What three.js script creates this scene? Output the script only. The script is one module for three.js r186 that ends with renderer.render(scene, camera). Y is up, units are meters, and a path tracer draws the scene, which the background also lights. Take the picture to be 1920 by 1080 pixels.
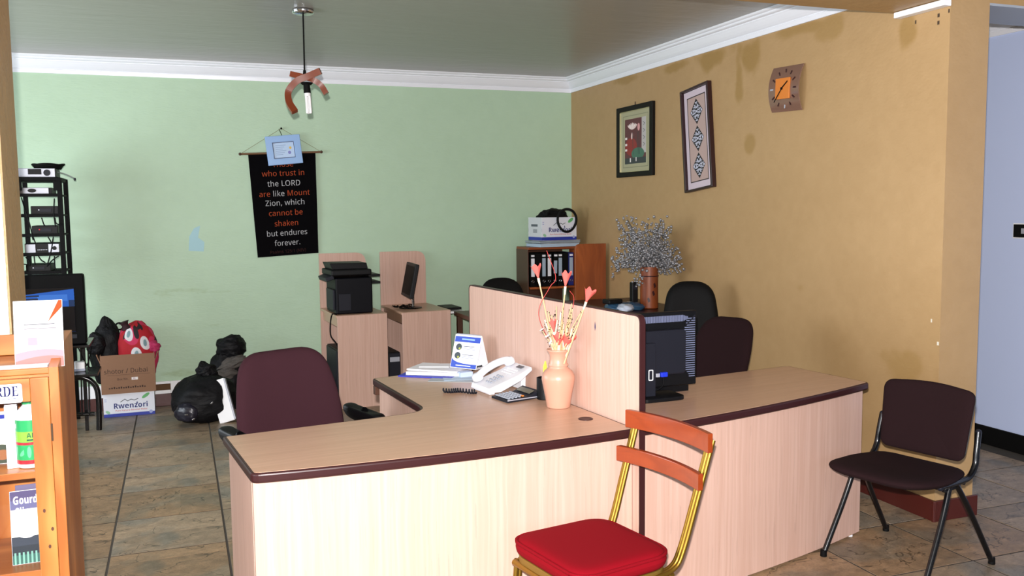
import * as THREE from 'three';
import { RoundedBoxGeometry } from 'three/addons/geometries/RoundedBoxGeometry.js';
import { mergeGeometries } from 'three/addons/utils/BufferGeometryUtils.js';
import { RectAreaLightUniformsLib } from 'three/addons/lights/RectAreaLightUniformsLib.js';

// ---------------------------------------------------------------- camera, sky, large lights, exposure
const scene = new THREE.Scene();
const camera = new THREE.PerspectiveCamera(35.5175, 1920 / 1080, 0.05, 100);
camera.position.set(0, 1.65, 0);
camera.rotation.order = 'YXZ';
camera.rotation.set(-0.089261, -0.354672, -0.010240);
camera.updateMatrixWorld();
scene.background = new THREE.Color(0.62, 0.74, 0.95);          // overcast daylight seen only through the openings
RectAreaLightUniformsLib.init();
const renderer = new THREE.WebGLRenderer({ antialias: true });
renderer.toneMapping = THREE.LinearToneMapping;
renderer.toneMappingExposure = 1.0;
renderer.shadowMap.enabled = true;

// flash on top of the photographer's camera: hard shadows a little below and right of everything
const flash = new THREE.SpotLight(new THREE.Color(1.0, 0.955, 0.935), 96, 0, 0.95, 0.35, 2);
flash.position.set(-0.032, 1.765, 0.02);
flash.target.position.set(1.7, 1.25, -4.6);
flash.castShadow = true; flash.shadow.mapSize.set(2048, 2048); flash.shadow.bias = -0.0005; flash.shadow.camera.near = 0.2; flash.shadow.camera.far = 20;
scene.add(flash, flash.target);
// daylight entering by the glazed shop front behind the photographer and by the window in the left wall of the office
function daylight(x, y, z, w, h, tx, ty, tz, L, c) {
  const a = new THREE.RectAreaLight(c, L, w, h); a.position.set(x, y, z); a.lookAt(tx, ty, tz); scene.add(a);
}
const DAY = new THREE.Color(0.86, 0.93, 1.0);
daylight(0.6, 1.35, 3.9, 6.4, 2.3, 0.6, 1.35, -5, 0.8, DAY);
daylight(-3.86, 1.45, -0.6, 4.6, 2.0, 4, 1.45, -0.6, 6.4, DAY);
daylight(-2.74, 1.55, -6.1, 2.6, 1.5, 4, 1.55, -6.1, 9.5, DAY);
daylight(4.55, 1.6, -8.15, 1.0, 1.6, 4.55, 1.6, 0, 19.0, DAY);

// ---------------------------------------------------------------- helpers
const F = 1686.07, EYE = camera.position;
const V = (x, y, z) => new THREE.Vector3(x, y, z);
const ray = (px, py) => V((px - 960) / F, -(py - 540) / F, -1).applyQuaternion(camera.quaternion);
const onY = (px, py, h) => { const d = ray(px, py); return d.multiplyScalar((h - EYE.y) / d.y).add(EYE); };   // point of a pixel at a known height
const onZ = (px, py, z) => { const d = ray(px, py); return d.multiplyScalar((z - EYE.z) / d.z).add(EYE); };   // ... on a wall facing the room
const onX = (px, py, x) => { const d = ray(px, py); return d.multiplyScalar((x - EYE.x) / d.x).add(EYE); };   // ... on a side wall
let seed = 7;
const rnd = (a = 0, b = 1) => { seed = (seed * 1664525 + 1013904223) >>> 0; return a + (b - a) * seed / 4294967296; };
const h2 = (x, y, s) => { let n = (x * 374761393 + y * 668265263 + s * 974634777) | 0; n = Math.imul(n ^ (n >>> 13), 1274126177); n ^= n >>> 16; return (n >>> 0) / 4294967296; };
const md = (a, n) => ((a % n) + n) % n;
function vn(x, y, px, py, s) {                                     // periodic value noise
  const xi = Math.floor(x), yi = Math.floor(y), fx = x - xi, fy = y - yi, u = fx * fx * (3 - 2 * fx), v = fy * fy * (3 - 2 * fy);
  const a = h2(md(xi, px), md(yi, py), s), b = h2(md(xi + 1, px), md(yi, py), s), c = h2(md(xi, px), md(yi + 1, py), s), d = h2(md(xi + 1, px), md(yi + 1, py), s);
  return (a + (b - a) * u) * (1 - v) + (c + (d - c) * u) * v;
}
function fb(x, y, px, py, s, o = 4) { let t = 0, a = 0.5, n = 0; for (let i = 0; i < o; i++) { t += a * vn(x, y, px, py, s + i); n += a; a *= 0.5; x *= 2; y *= 2; px *= 2; py *= 2; } return t / n; }
const lerp = (a, b, t) => a + (b - a) * t, cl = (x, a = 0, b = 1) => Math.min(b, Math.max(a, x)), ss = (a, b, x) => { const t = cl((x - a) / (b - a)); return t * t * (3 - 2 * t); };
function dataTex(n, fn, srgb = true, m = n) {                       // fn(u, v) -> [r, g, b] in 0..255
  const d = new Uint8Array(n * m * 4);
  for (let j = 0; j < m; j++) for (let i = 0; i < n; i++) { const c = fn(i / n, j / m), k = (j * n + i) * 4; d[k] = cl(c[0], 0, 255); d[k + 1] = cl(c[1], 0, 255); d[k + 2] = cl(c[2], 0, 255); d[k + 3] = 255; }
  const t = new THREE.DataTexture(d, n, m); t.wrapS = t.wrapT = THREE.RepeatWrapping; t.magFilter = THREE.LinearFilter; t.minFilter = THREE.LinearMipmapLinearFilter; t.generateMipmaps = true;
  if (srgb) t.colorSpace = THREE.SRGBColorSpace; t.needsUpdate = true; return t;
}
function canvasTex(w, h, draw) {
  const c = document.createElement('canvas'); c.width = w; c.height = h; draw(c.getContext('2d'), w, h);
  const t = new THREE.CanvasTexture(c); t.colorSpace = THREE.SRGBColorSpace; return t;
}
const std = (color, rough = 0.6, o = {}) => new THREE.MeshStandardMaterial({ color, roughness: rough, ...o });
const phy = (color, rough = 0.5, o = {}) => new THREE.MeshPhysicalMaterial({ color, roughness: rough, ...o });
const names = {};
const numbered = n => { const k = names[n] || 0; names[n] = k + 1; return k ? `${n}_${String(k).padStart(3, '0')}` : n; };
function thing(name, label, category, p = [0, 0, 0], turn = 0, group) {
  const o = new THREE.Group(); o.name = numbered(name); o.position.set(...(p.isVector3 ? p.toArray() : p)); o.rotation.y = turn;
  o.userData = { label, category }; if (group) o.userData.group = group; scene.add(o); return o;
}
function mesh(parent, name, geo, mat, p, r, label) {
  const m = new THREE.Mesh(geo, mat); m.name = name; if (p) m.position.set(...(p.isVector3 ? p.toArray() : p)); if (r) m.rotation.set(...r);
  if (label) m.userData.label = label; m.castShadow = m.receiveShadow = true; parent.add(m); return m;
}
function struct(name, geo, mat, p, r) { const m = mesh(scene, name, geo, mat, p, r); m.userData.kind = 'structure'; return m; }
function uvm(g, s = 1, swap = false, ou = 0, ov = 0) {             // uv in metres, by the way each face points
  g.computeVertexNormals?.call; const P = g.attributes.position, N = g.attributes.normal, uv = new Float32Array(P.count * 2);
  for (let i = 0; i < P.count; i++) {
    const x = P.getX(i), y = P.getY(i), z = P.getZ(i), a = Math.abs(N.getX(i)), b = Math.abs(N.getY(i)), c = Math.abs(N.getZ(i));
    let u, v; if (a >= b && a >= c) { u = z; v = y; } else if (b >= c) { u = x; v = z; } else { u = x; v = y; }
    if (swap) [u, v] = [v, u]; uv[i * 2] = u * s + ou; uv[i * 2 + 1] = v * s + ov;
  }
  g.setAttribute('uv', new THREE.BufferAttribute(uv, 2)); return g;
}
const box = (w, h, d) => new THREE.BoxGeometry(w, h, d);
const rbx = (w, h, d, r = 0.004, s = 2) => new RoundedBoxGeometry(w, h, d, s, Math.min(r, w * 0.49, h * 0.49, d * 0.49));
const wb = (w, h, d, r = 0.003, swap = false) => uvm(rbx(w, h, d, r, 1), 1, swap, rnd(), rnd());     // board with grain along its height (swap: along its width)
const cyl = (r0, r1, h, n = 20, open = false) => new THREE.CylinderGeometry(r0, r1, h, n, 1, open);
const tube = (pts, r, n = 40, k = 8, closed = false, tension = 0.5) => new THREE.TubeGeometry(new THREE.CatmullRomCurve3(pts.map(p => p.isVector3 ? p : V(...p)), closed, 'catmullrom', tension), n, r, k, closed);
const lathe = (pts, n = 40) => new THREE.LatheGeometry(pts.map(p => new THREE.Vector2(...p)), n);
function rod(a, b, r, n = 8) { const d = b.clone().sub(a), g = cyl(r, r, d.length(), n); g.applyQuaternion(new THREE.Quaternion().setFromUnitVectors(V(0, 1, 0), d.clone().normalize())); g.translate(...a.clone().add(b).multiplyScalar(0.5).toArray()); return g; }
function shapeOf(pts) { const s = new THREE.Shape(); pts.forEach((p, i) => i ? s.lineTo(p[0], p[1]) : s.moveTo(p[0], p[1])); s.closePath(); return s; }
function extr(shape, depth, bevel = 0, seg = 2, curve = 12) { return new THREE.ExtrudeGeometry(shape, { depth, bevelEnabled: bevel > 0, bevelSize: bevel, bevelThickness: bevel, bevelOffset: -bevel, bevelSegments: seg, curveSegments: curve }); }
function slab(pts, y0, t, bevel = 0) { const g = extr(shapeOf(pts.map(([x, z]) => [x, -z])), t - 2 * bevel, bevel); g.rotateX(-Math.PI / 2); g.translate(0, y0 + bevel, 0); return g; }   // flat plate over an outline in x, z
function inset(pts, d) {                                          // counter-clockwise or clockwise outline moved inwards
  let A = 0; const n = pts.length; for (let i = 0; i < n; i++) { const [a, b] = pts[i], [c, e] = pts[(i + 1) % n]; A += a * e - c * b; }
  const s = A > 0 ? 1 : -1;
  return pts.map((p, i) => {
    const q = pts[(i + n - 1) % n], r = pts[(i + 1) % n]; let ax = p[0] - q[0], ay = p[1] - q[1], bx = r[0] - p[0], by = r[1] - p[1];
    const la = Math.hypot(ax, ay), lb = Math.hypot(bx, by); ax /= la; ay /= la; bx /= lb; by /= lb;
    let nx = -(ay + by) * s, ny = (ax + bx) * s; const l = Math.hypot(nx, ny); nx /= l; ny /= l; const k = Math.max(0.4, nx * -ay * s + ny * ax * s);
    return [p[0] + nx * d / k, p[1] + ny * d / k];
  });
}
function rounded(w, h, r, n = 6) { return roundPoly([[-w / 2, -h / 2], [w / 2, -h / 2], [w / 2, h / 2], [-w / 2, h / 2]], r, n); }
function roundPoly(pts, r, n = 6) {                               // r: one radius or one per corner
  const out = [], m = pts.length;
  pts.forEach((p, i) => {
    let R = Array.isArray(r) ? r[i] : r; if (!R) { out.push(p); return; }
    const a = pts[(i + m - 1) % m], b = pts[(i + 1) % m], la = Math.hypot(a[0] - p[0], a[1] - p[1]), lb = Math.hypot(b[0] - p[0], b[1] - p[1]); R = Math.min(R, la * 0.48, lb * 0.48);
    const p0 = [p[0] + (a[0] - p[0]) * R / la, p[1] + (a[1] - p[1]) * R / la], p1 = [p[0] + (b[0] - p[0]) * R / lb, p[1] + (b[1] - p[1]) * R / lb];
    for (let k = 0; k <= n; k++) { const t = k / n, u = 1 - t; out.push([u * u * p0[0] + 2 * u * t * p[0] + t * t * p1[0], u * u * p0[1] + 2 * u * t * p[1] + t * t * p1[1]]); }
  }); return out;
}
function pillow(outline, th, bend = () => 0, nr = 10, ex = 5, back = 1) {   // padded panel: outline in x, y; thickness along z; bend(x, y) shifts it
  const n = outline.length, pos = [], uv = [], idx = []; let cx = 0, cy = 0; outline.forEach(p => { cx += p[0] / n; cy += p[1] / n; });
  for (const s of [1, -1]) for (let j = 0; j <= nr; j++) { const t = 1 - Math.pow(1 - j / nr, 1.8); for (let i = 0; i < n; i++) { const x = cx + (outline[i][0] - cx) * t, y = cy + (outline[i][1] - cy) * t; pos.push(x, y, bend(x, y) + s * (s < 0 ? back : 1) * th / 2 * Math.pow(Math.max(0, 1 - Math.pow(t, ex)), 0.5)); uv.push(x, y); } }
  const B = (nr + 1) * n;
  for (let s = 0; s < 2; s++) for (let j = 0; j < nr; j++) for (let i = 0; i < n; i++) { const a = s * B + j * n + i, b = s * B + j * n + (i + 1) % n, c = a + n, d = b + n; if (s === 0) idx.push(a, c, b, b, c, d); else idx.push(a, b, c, b, d, c); }
  const g = new THREE.BufferGeometry(); g.setAttribute('position', new THREE.Float32BufferAttribute(pos, 3)); g.setAttribute('uv', new THREE.Float32BufferAttribute(uv, 2)); g.setIndex(idx); g.computeVertexNormals(); return g;
}
function blob(rx, ry, rz, s, amp = 0.12, freq = 3, flat = -0.7, seg = 36) {        // soft sack: lumpy, sitting flat
  const g = new THREE.SphereGeometry(1, seg, Math.round(seg * 0.7)), P = g.attributes.position;
  for (let i = 0; i < P.count; i++) { const v = V(P.getX(i), P.getY(i), P.getZ(i)), a = fb(v.x * freq + 40 + v.z * 2.1, v.y * freq + 40 - v.z * 1.3, 997, 991, s, 4) - 0.5; v.multiplyScalar(1 + amp * 2 * a); if (v.y < flat) v.y = flat + (v.y - flat) * 0.12; P.setXYZ(i, v.x * rx, (v.y - flat + 0.02) * ry, v.z * rz); }
  g.computeVertexNormals(); return g;
}

// ---------------------------------------------------------------- materials
const grainTex = (c0, c1, s, streak = 40, soft = 3) => dataTex(512, (u, v) => {
  const w = fb(u * 6, v * 2, 6, 2, s, 3) * 1.2, a = fb(u * streak + w * 3, v * soft, streak, soft, s + 9, 4), b = vn(u * 160, v * 6, 160, 6, s + 21), t = cl((a - 0.3) * 1.9), k = b > 0.86 ? 0.965 : 1;
  return [0, 1, 2].map(i => lerp(c0[i], c1[i], t) * k);
});
const T = {};
T.beech = grainTex([198, 161, 144], [209, 174, 158], 3, 90, 2);
T.top = grainTex([188, 150, 124], [198, 161, 136], 5, 90, 3);
T.cabin = grainTex([150, 84, 36], [196, 126, 66], 11, 14, 2);
T.rust = grainTex([128, 62, 26], [172, 92, 42], 17, 16, 2);
T.slate = dataTex(1024, (u, v) => {
  const wx = fb(u * 4, v * 4, 4, 4, 31, 4), wy = fb(u * 4, v * 4, 4, 4, 37, 4);
  const q = u * 3 + v * 6 + wx * 3.2, lay = fb(q, v * 3 + wy * 2, 300, 300, 41, 5), pat = fb(u * 5 + wy, v * 5 + wx, 5, 5, 47, 4), fine = vn(u * 230, v * 230, 230, 230, 53);
  const vein = Math.abs(fb(u * 6 + v * 3 + wx * 1.2, v * 9 - u * 3 + wy * 1.2, 300, 300, 59, 5) - 0.5), vk = lerp(0.58, 1, ss(0.0, 0.012, vein)) * (0.86 + 0.28 * fb(u * 34 + v * 10, v * 50, 300, 300, 63, 4));
  const g = ss(0.42, 0.7, pat), base = [lerp(152, 130, g), lerp(131, 121, g), lerp(108, 108, g)], k = (0.82 + 0.34 * lay) * vk * (0.93 + 0.14 * fine);
  return base.map(c => c * k);
});
T.slateB = dataTex(512, (u, v) => { const wx = fb(u * 4, v * 4, 4, 4, 31, 4), wy = fb(u * 4, v * 4, 4, 4, 37, 4); const q = u * 3 + v * 6 + wx * 3.2, l = 255 * fb(q, v * 3 + wy * 2, 300, 300, 41, 5); return [l, l, l]; }, false);
const plaster = (c, d, s) => dataTex(512, (u, v) => { const a = fb(u * 5, v * 5, 5, 5, s, 4), b = fb(u * 40, v * 40, 40, 40, s + 5, 2), t = cl(0.5 + (a - 0.5) * 0.9 + (b - 0.5) * 0.35); return [0, 1, 2].map(i => lerp(c[i], d[i], t)); });
T.green = plaster([172, 198, 172], [182, 207, 182], 61);
T.tan = plaster([160, 127, 82], [178, 145, 99], 67);
T.bump = dataTex(512, (u, v) => { const a = 255 * (0.6 * fb(u * 24, v * 24, 24, 24, 71, 3) + 0.4 * fb(u * 90, v * 90, 90, 90, 73, 2)); return [a, a, a]; }, false);
T.trowel = dataTex(512, (u, v) => { const a = 255 * (0.7 * fb(u * 4, v * 24, 4, 24, 79, 4) + 0.3 * fb(u * 30, v * 50, 30, 50, 83, 2)); return [a, a, a]; }, false);
T.weave = dataTex(256, (u, v) => { const a = 150 + 60 * Math.sin(u * Math.PI * 128) * Math.sin(v * Math.PI * 128) + 60 * (vn(u * 90, v * 90, 90, 90, 89) - 0.5); return [a, a, a]; }, false);
T.wrinkle = dataTex(256, (u, v) => { const a = 255 * fb(u * 6, v * 6, 6, 6, 97, 5); return [a, a, a]; }, false);
const rep = (t, k) => { const c = t.clone(); c.repeat.set(k, k); c.needsUpdate = true; return c; };
const M = {
  green: std(0xffffff, 0.6, { map: rep(T.green, 0.4), bumpMap: rep(T.bump, 0.6), bumpScale: 0.002 }),
  tan: std(0xffffff, 0.5, { map: rep(T.tan, 0.4), bumpMap: rep(T.bump, 0.8), bumpScale: 0.003 }),
  pale: std(0xe6ecdc, 0.6), blue: std(0xc2d0f2, 0.55), white: std(0xf0f0f2, 0.45),
  ceil: phy(0x8f8d86, 0.32, { bumpMap: rep(T.trowel, 0.5), bumpScale: 0.004, ior: 1.7 }),
  cornice: phy(0xe6e8ee, 0.3), hall: std(0xbdb5a4, 0.7),
  slate: std(0xffffff, 0.42, { map: T.slate, bumpMap: T.slateB, bumpScale: 0.004 }), grout: std(0x3a332b, 0.9),
  skirt: phy(0x481914, 0.4), black: phy(0x060606, 0.7, { specularIntensity: 0.3 }), dark: phy(0x030304, 0.6, { specularIntensity: 0.2 }),
  beech: phy(0xffffff, 0.42, { map: T.beech }), top: phy(0xffffff, 0.3, { map: T.top }), rim: phy(0x35191a, 0.36, { specularIntensity: 0.55 }), 
  cabin: phy(0xffffff, 0.35, { map: T.cabin }), rust: phy(0xffffff, 0.45, { map: T.rust }), umber: phy(0x4b2c1d, 0.4),
  chairWood: phy(0x9c4114, 0.32, { map: grainTex([215, 200, 190], [255, 250, 245], 23, 10, 2), clearcoat: 0.5, clearcoatRoughness: 0.15 }),
  gold: std(0x8a6a26, 0.36, { metalness: 0.85 }), goldDull: std(0x85692a, 0.5, { metalness: 0.6 }),
  red: phy(0x7b0614, 0.9, { specularIntensity: 0.2, bumpMap: rep(T.weave, 8), bumpScale: 0.0006 }),
  plum: phy(0x3b2229, 0.95, { specularIntensity: 0.25, bumpMap: rep(T.weave, 8), bumpScale: 0.0006 }),
  brownCloth: phy(0x221416, 0.95, { specularIntensity: 0.2, bumpMap: rep(T.weave, 8), bumpScale: 0.0006 }),
  leather: phy(0x060607, 0.7, { specularIntensity: 0.35, bumpMap: rep(T.wrinkle, 1), bumpScale: 0.002 }), plastic: phy(0x08080b, 0.5, { specularIntensity: 0.5 }), plasticGrey: phy(0x1a1b24, 0.5, { specularIntensity: 0.5 }),
  steelBlack: phy(0x07070a, 0.22), chrome: std(0xd0d2d6, 0.15, { metalness: 1 }), silver: std(0xb6b9c4, 0.35, { metalness: 0.35 }), berry: std(0x96969a, 0.26, { metalness: 0.5 }),
  nylon: phy(0x07070b, 0.6, { specularIntensity: 0.5, bumpMap: rep(T.wrinkle, 2), bumpScale: 0.012 }), greyCloth: std(0x55504c, 0.9, { bumpMap: rep(T.wrinkle, 2), bumpScale: 0.01 }),
  card: std(0x8d6a52, 0.85), paper: std(0xe6e7ec, 0.92), paperBlue: std(0xaec3d6, 0.6), cream: std(0xe8dcc0, 0.8),
  phone: phy(0xdfe0e6, 0.35), key: std(0x9aa0ac, 0.5), clay: phy(0xc2917b, 0.34), coral: phy(0xe86a5e, 0.8, { transmission: 0.15, thickness: 0 }), stem: std(0xd8b487, 0.8), twig: std(0x3a2418, 0.9),
  twigGrey: std(0x3a3a3c, 0.7), bamboo: phy(0xd8cfc8, 0.5, { map: T.rust }), orange: std(0xd27a2c, 0.5), smoke: phy(0x7a5b4c, 0.15, { clearcoat: 0.6 }), glass: phy(0xffffff, 0.03, { transmission: 1, thickness: 0 }),
};

// ---------------------------------------------------------------- the room
const XR = 3.632, ZG = -8.098, HC = 2.885, ZB0 = -3.866, ZB1 = -3.514, HB = 2.654, XP = -0.556, XBLUE = 5.15;
function uvFit(g) { g.computeBoundingBox(); const b = g.boundingBox, P = g.attributes.position, N = g.attributes.normal, U = g.attributes.uv; for (let i = 0; i < P.count; i++) { const sx = Math.abs(N.getX(i)) > 0.5; U.setXY(i, (sx ? P.getZ(i) - b.min.z : P.getX(i) - b.min.x) / Math.max(b.max.z - b.min.z, b.max.x - b.min.x), (P.getY(i) - b.min.y) / (b.max.y - b.min.y)); } return g; }
{ // painted walls: plaster mottling, damp stains under the cornice, scuffs and dust marks above the duct
  const stain = (list, sc) => (u, v) => { let s = 0; for (const [cx, cy, rx, ry, k] of list) { const n = fb(u * sc * 3 + cx * 9, v * sc * 2 + cy * 7, 999, 997, 131, 4), d = Math.hypot((u - cx) / rx, (v - cy) / ry) + (n - 0.5) * 1.5; s = Math.max(s, k * (1 - ss(0.45, 1.05, d))); } return s; };
  const at = (px, py) => { const p = onX(px, py, XR); return [(p.z - ZG) / (ZB1 - ZG), (p.y + 0.01) / 2.9]; }, S = (px, py, rx, ry, k) => [...at(px, py), rx, ry, k];
  const damp = stain([S(1175, 150, 0.06, 0.016, 0.8), S(1260, 128, 0.05, 0.016, 0.9), S(1340, 108, 0.06, 0.03, 1), S(1385, 150, 0.014, 0.07, 0.9), S(1410, 110, 0.025, 0.05, 1), S(1500, 55, 0.06, 0.02, 0.8), S(1560, 50, 0.03, 0.03, 0.7), S(1700, 50, 0.015, 0.05, 0.9), S(1405, 270, 0.014, 0.022, 0.8), S(1695, 690, 0.03, 0.05, 0.6), S(1500, 540, 0.02, 0.02, 0.4)], 9);
  const chip = [[1716, 43], [1759, 30], [1759, 43], [1779, 22], [1758, 645], [1746, 602]].map(q => at(...q));
  M.tanWall = std(0xffffff, 0.5, { map: dataTex(1024, (u, v) => { const a = fb(u * 10, v * 7, 10, 7, 67, 4), b = fb(u * 90, v * 60, 90, 60, 72, 2), t = cl(0.5 + (a - 0.5) * 0.8 + (b - 0.5) * 0.5), k = damp(u, v); let c = [lerp(168, 178, t), lerp(136, 146, t), lerp(93, 103, t)]; c = [lerp(c[0], 146, k * 0.7), lerp(c[1], 114, k * 0.7), lerp(c[2], 60, k * 0.7)]; chip.forEach(([x, y], i) => { if (Math.abs(u - x) < 0.0012 && Math.abs(v - y) < 0.0032) c = i < 4 ? [60, 44, 30] : [225, 220, 205]; }); return c; }, true, 640), bumpMap: rep(T.bump, 3), bumpScale: 0.0016 });
  const atg = (px, py) => { const p = onZ(px, py, ZG); return [(p.x + 4.15) / 8.9, (p.y + 0.1) / 3.1]; }, G = (px, py, rx, ry, k) => [...atg(px, py), rx, ry, k];
  const scuff = stain([G(330, 546, 0.03, 0.006, 0.8), G(400, 548, 0.02, 0.003, 0.7), G(300, 552, 0.012, 0.012, 0.5), G(340, 700, 0.03, 0.01, 0.8), G(500, 690, 0.04, 0.008, 0.5), G(400, 610, 0.006, 0.002, 0.6), G(1040, 480, 0.012, 0.01, 0.3)], 30);
  M.greenWall = std(0xffffff, 0.55, { map: dataTex(1024, (u, v) => { const a = fb(u * 14, v * 5, 14, 5, 61, 4), b = fb(u * 120, v * 40, 120, 40, 66, 2), t = cl(0.5 + (a - 0.5) * 0.8 + (b - 0.5) * 0.4), k = scuff(u, v) * fb(u * 300, v * 100, 300, 100, 77, 2); return [lerp(lerp(171, 179, t), 148, k * 0.8), lerp(lerp(197, 205, t), 170, k * 0.8), lerp(lerp(169, 178, t), 128, k * 0.8)]; }, true, 512), bumpMap: rep(T.bump, 4), bumpScale: 0.002 });
}
const floor = struct('floor', uvm(box(10.4, 0.2, 12.6), 1), M.grout, [1.1, -0.102, -2.05]);
{
  const tx = 0.5375, tz = 0.518, gap = 0.009, vars = [], slates = [M.slate, M.slate.clone(), M.slate.clone()]; slates[1].color.set(0xf3e6d6); slates[2].color.set(0xe4e4e2);
  for (let k = 0; k < 14; k++) { const g = rbx(tx - gap, 0.014, tz - gap, 0.0025, 1); uvm(g, 0.8, false, rnd(0, 4), rnd(0, 4)); vars.push(g); }
  for (let i = -4; i < 11; i++) for (let j = 0; j < 15; j++) {
    const x = -0.37 + (i + 0.5) * tx, z = -7.709 + (j + 0.5) * tz - tz; if (z < ZG || x > XBLUE) continue;
    const t = mesh(floor, 'tile', vars[Math.floor(rnd(0, 14))], slates[Math.floor(rnd(0, 3))], [x - 1.1, -0.007 + 0.102 + rnd(-0.0006, 0.0004), z + 2.05], [0, rnd() < 0.5 ? 0 : Math.PI, 0]); 
  }
}
const ceiling = struct('ceiling', uvm(box(10.4, 0.2, 12.6), 1), M.ceil, [1.1, HC + 0.1, -2.05]);
struct('wall_back', uvFit(box(8.9, 3.1, 0.2)), M.greenWall, [0.3, 1.45, ZG - 0.1]);
struct('wall_right', uvFit(box(0.257, 2.9, ZB1 - ZG)), M.tanWall, [XR + 0.1285, 1.44, (ZB1 + ZG) / 2]);
struct('beam', uvm(box(9.6, HC - HB + 0.02, ZB1 - ZB0 - 0.002), 1), M.tan, [1.2, (HB + HC + 0.02) / 2, (ZB0 + ZB1) / 2]);
struct('wall_left', uvm(box(3.2, 2.72, ZB1 - ZB0 - 0.012), 1), M.tan, [XP - 1.6, 1.33, (ZB0 + ZB1) / 2 - 0.004]);
struct('wall_left_face', uvm(box(3.2, 2.64, 0.012), 1), M.pale, [XP - 1.606, 1.32, ZB1 - 0.0055]);
struct('wall_corridor', uvm(box(0.2, 3.0, 8.8), 1), M.blue, [XBLUE + 0.1, 1.44, -4.0]);
struct('wall_corridor_end', uvm(box(1.6, 3.0, 0.2), 1), M.blue, [4.6, 1.44, ZG - 0.2]);
struct('lintel_soffit', box(1.28, 0.012, ZB1 - ZB0 - 0.004), std(0x9ea3ab, 0.5), [4.51, HB - 0.006, (ZB0 + ZB1) / 2]);
// outer shell of the office and of the hall behind the photographer
struct('wall_office_left', mergeGeometries([box(0.2, 0.8, 4.6).translate(0, 0.4, 0), box(0.2, 0.6, 4.6).translate(0, 2.6, 0), box(0.2, 1.5, 1.0).translate(0, 1.55, 1.8), box(0.2, 1.5, 1.0).translate(0, 1.55, -1.8)]), M.green, [-2.85, 0, -6.1]);
struct('wall_hall_left', mergeGeometries([box(0.2, 0.55, 8).translate(0, 0.175, 0), box(0.2, 0.6, 8).translate(0, 2.7, 0), box(0.2, 2.0, 0.9).translate(0, 1.4, -3.55), box(0.2, 2.0, 2.5).translate(0, 1.4, 2.75)]), M.hall, [-4.0, 0, 0.2]);
struct('wall_hall_right', box(0.2, 3.1, 4.6), M.hall, [XBLUE + 0.32, 1.45, 1.9]);
struct('wall_hall_front', mergeGeometries([box(10, 0.2, 0.2).translate(0, 0.1, 0), box(10, 0.5, 0.2).translate(0, 2.75, 0), box(1.6, 2.4, 0.2).translate(-3.9, 1.4, 0), box(1.6, 2.4, 0.2).translate(3.9, 1.4, 0)]), M.hall, [0.7, 0, 4.1]);
function windowAt(n, x, y, z, w, h, turn) {
  const g = new THREE.Group(); g.name = `window_${n}`; g.userData.kind = 'structure'; g.position.set(x, y, z); g.rotation.y = turn; scene.add(g);
  for (const s of [-1, 1]) { mesh(g, 'frame_rail', box(w, 0.05, 0.06), M.white, [0, s * (h / 2 - 0.025), 0]); mesh(g, 'frame_stile', box(0.05, h - 0.1, 0.06), M.white, [s * (w / 2 - 0.025), 0, 0]); }
  const n2 = Math.round(w / 1.2); for (let i = 1; i < n2; i++) mesh(g, 'mullion', box(0.04, h - 0.1, 0.05), M.white, [-w / 2 + w * i / n2, 0, 0]);
  for (let i = 0; i < n2; i++) mesh(g, 'pane', box(w / n2 - 0.06, h - 0.1, 0.006), M.glass, [-w / 2 + w * (i + 0.5) / n2, 0, 0]);
}
windowAt(1, -2.85, 1.55, -6.1, 2.6, 1.5, Math.PI / 2); windowAt(2, 0.7, 1.35, 4.1, 6.2, 2.3, 0); windowAt(3, -4.0, 1.42, -0.6, 4.6, 1.95, Math.PI / 2);
// moulded cornice: two beads, a cove and a flat band
{
  const prof = [[0, 2.75], [0.013, 2.75], [0.016, 2.779], [0.012, 2.782], [0.013, 2.786], [0.022, 2.792], [0.034, 2.806], [0.046, 2.824], [0.054, 2.838], [0.058, 2.843], [0.058, 2.85], [0.072, 2.851], [0.08, 2.854], [0.084, 2.86], [0.083, 2.866], [0.087, 2.868], [0.098, 2.871], [0.103, 2.877], [0.103, 2.886], [0, 2.886]];
  const s = shapeOf(prof), gb = extr(s, 6.4); gb.rotateY(-Math.PI / 2); gb.rotateX(0); gb.scale(1, 1, 1);      // profile x -> +z, length -> -x
  struct('trim_1', gb, M.cornice, [XR, 0, ZG]);
  const gr = extr(shapeOf(prof.map(([a, b]) => [-a, b]).reverse()), ZB0 - ZG); struct('trim_2', gr, M.cornice, [XR, 0, ZG]);
  struct('trim_5', extr(shapeOf(prof.map(([a, b]) => [-a, b]).reverse()), 4.2), M.cornice, [XBLUE, 0, ZG]);
}
struct('baseboard_back', uvm(rbx(6.3, 0.106, 0.014, 0.003, 1)), M.skirt, [0.48, 0.053, ZG + 0.007]);
struct('baseboard_right', rbx(0.014, 0.11, 0.9, 0.003, 1), M.skirt, [XR - 0.007, 0.055, -3.946]);
struct('baseboard_column', rbx(0.3, 0.11, 0.016, 0.003, 1), M.skirt, [XR + 0.13, 0.055, ZB1 + 0.008]);
struct('baseboard_corridor', rbx(0.016, 0.125, 6.0, 0.003, 1), M.black, [XBLUE - 0.008, 0.0625, -5.2]);
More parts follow.
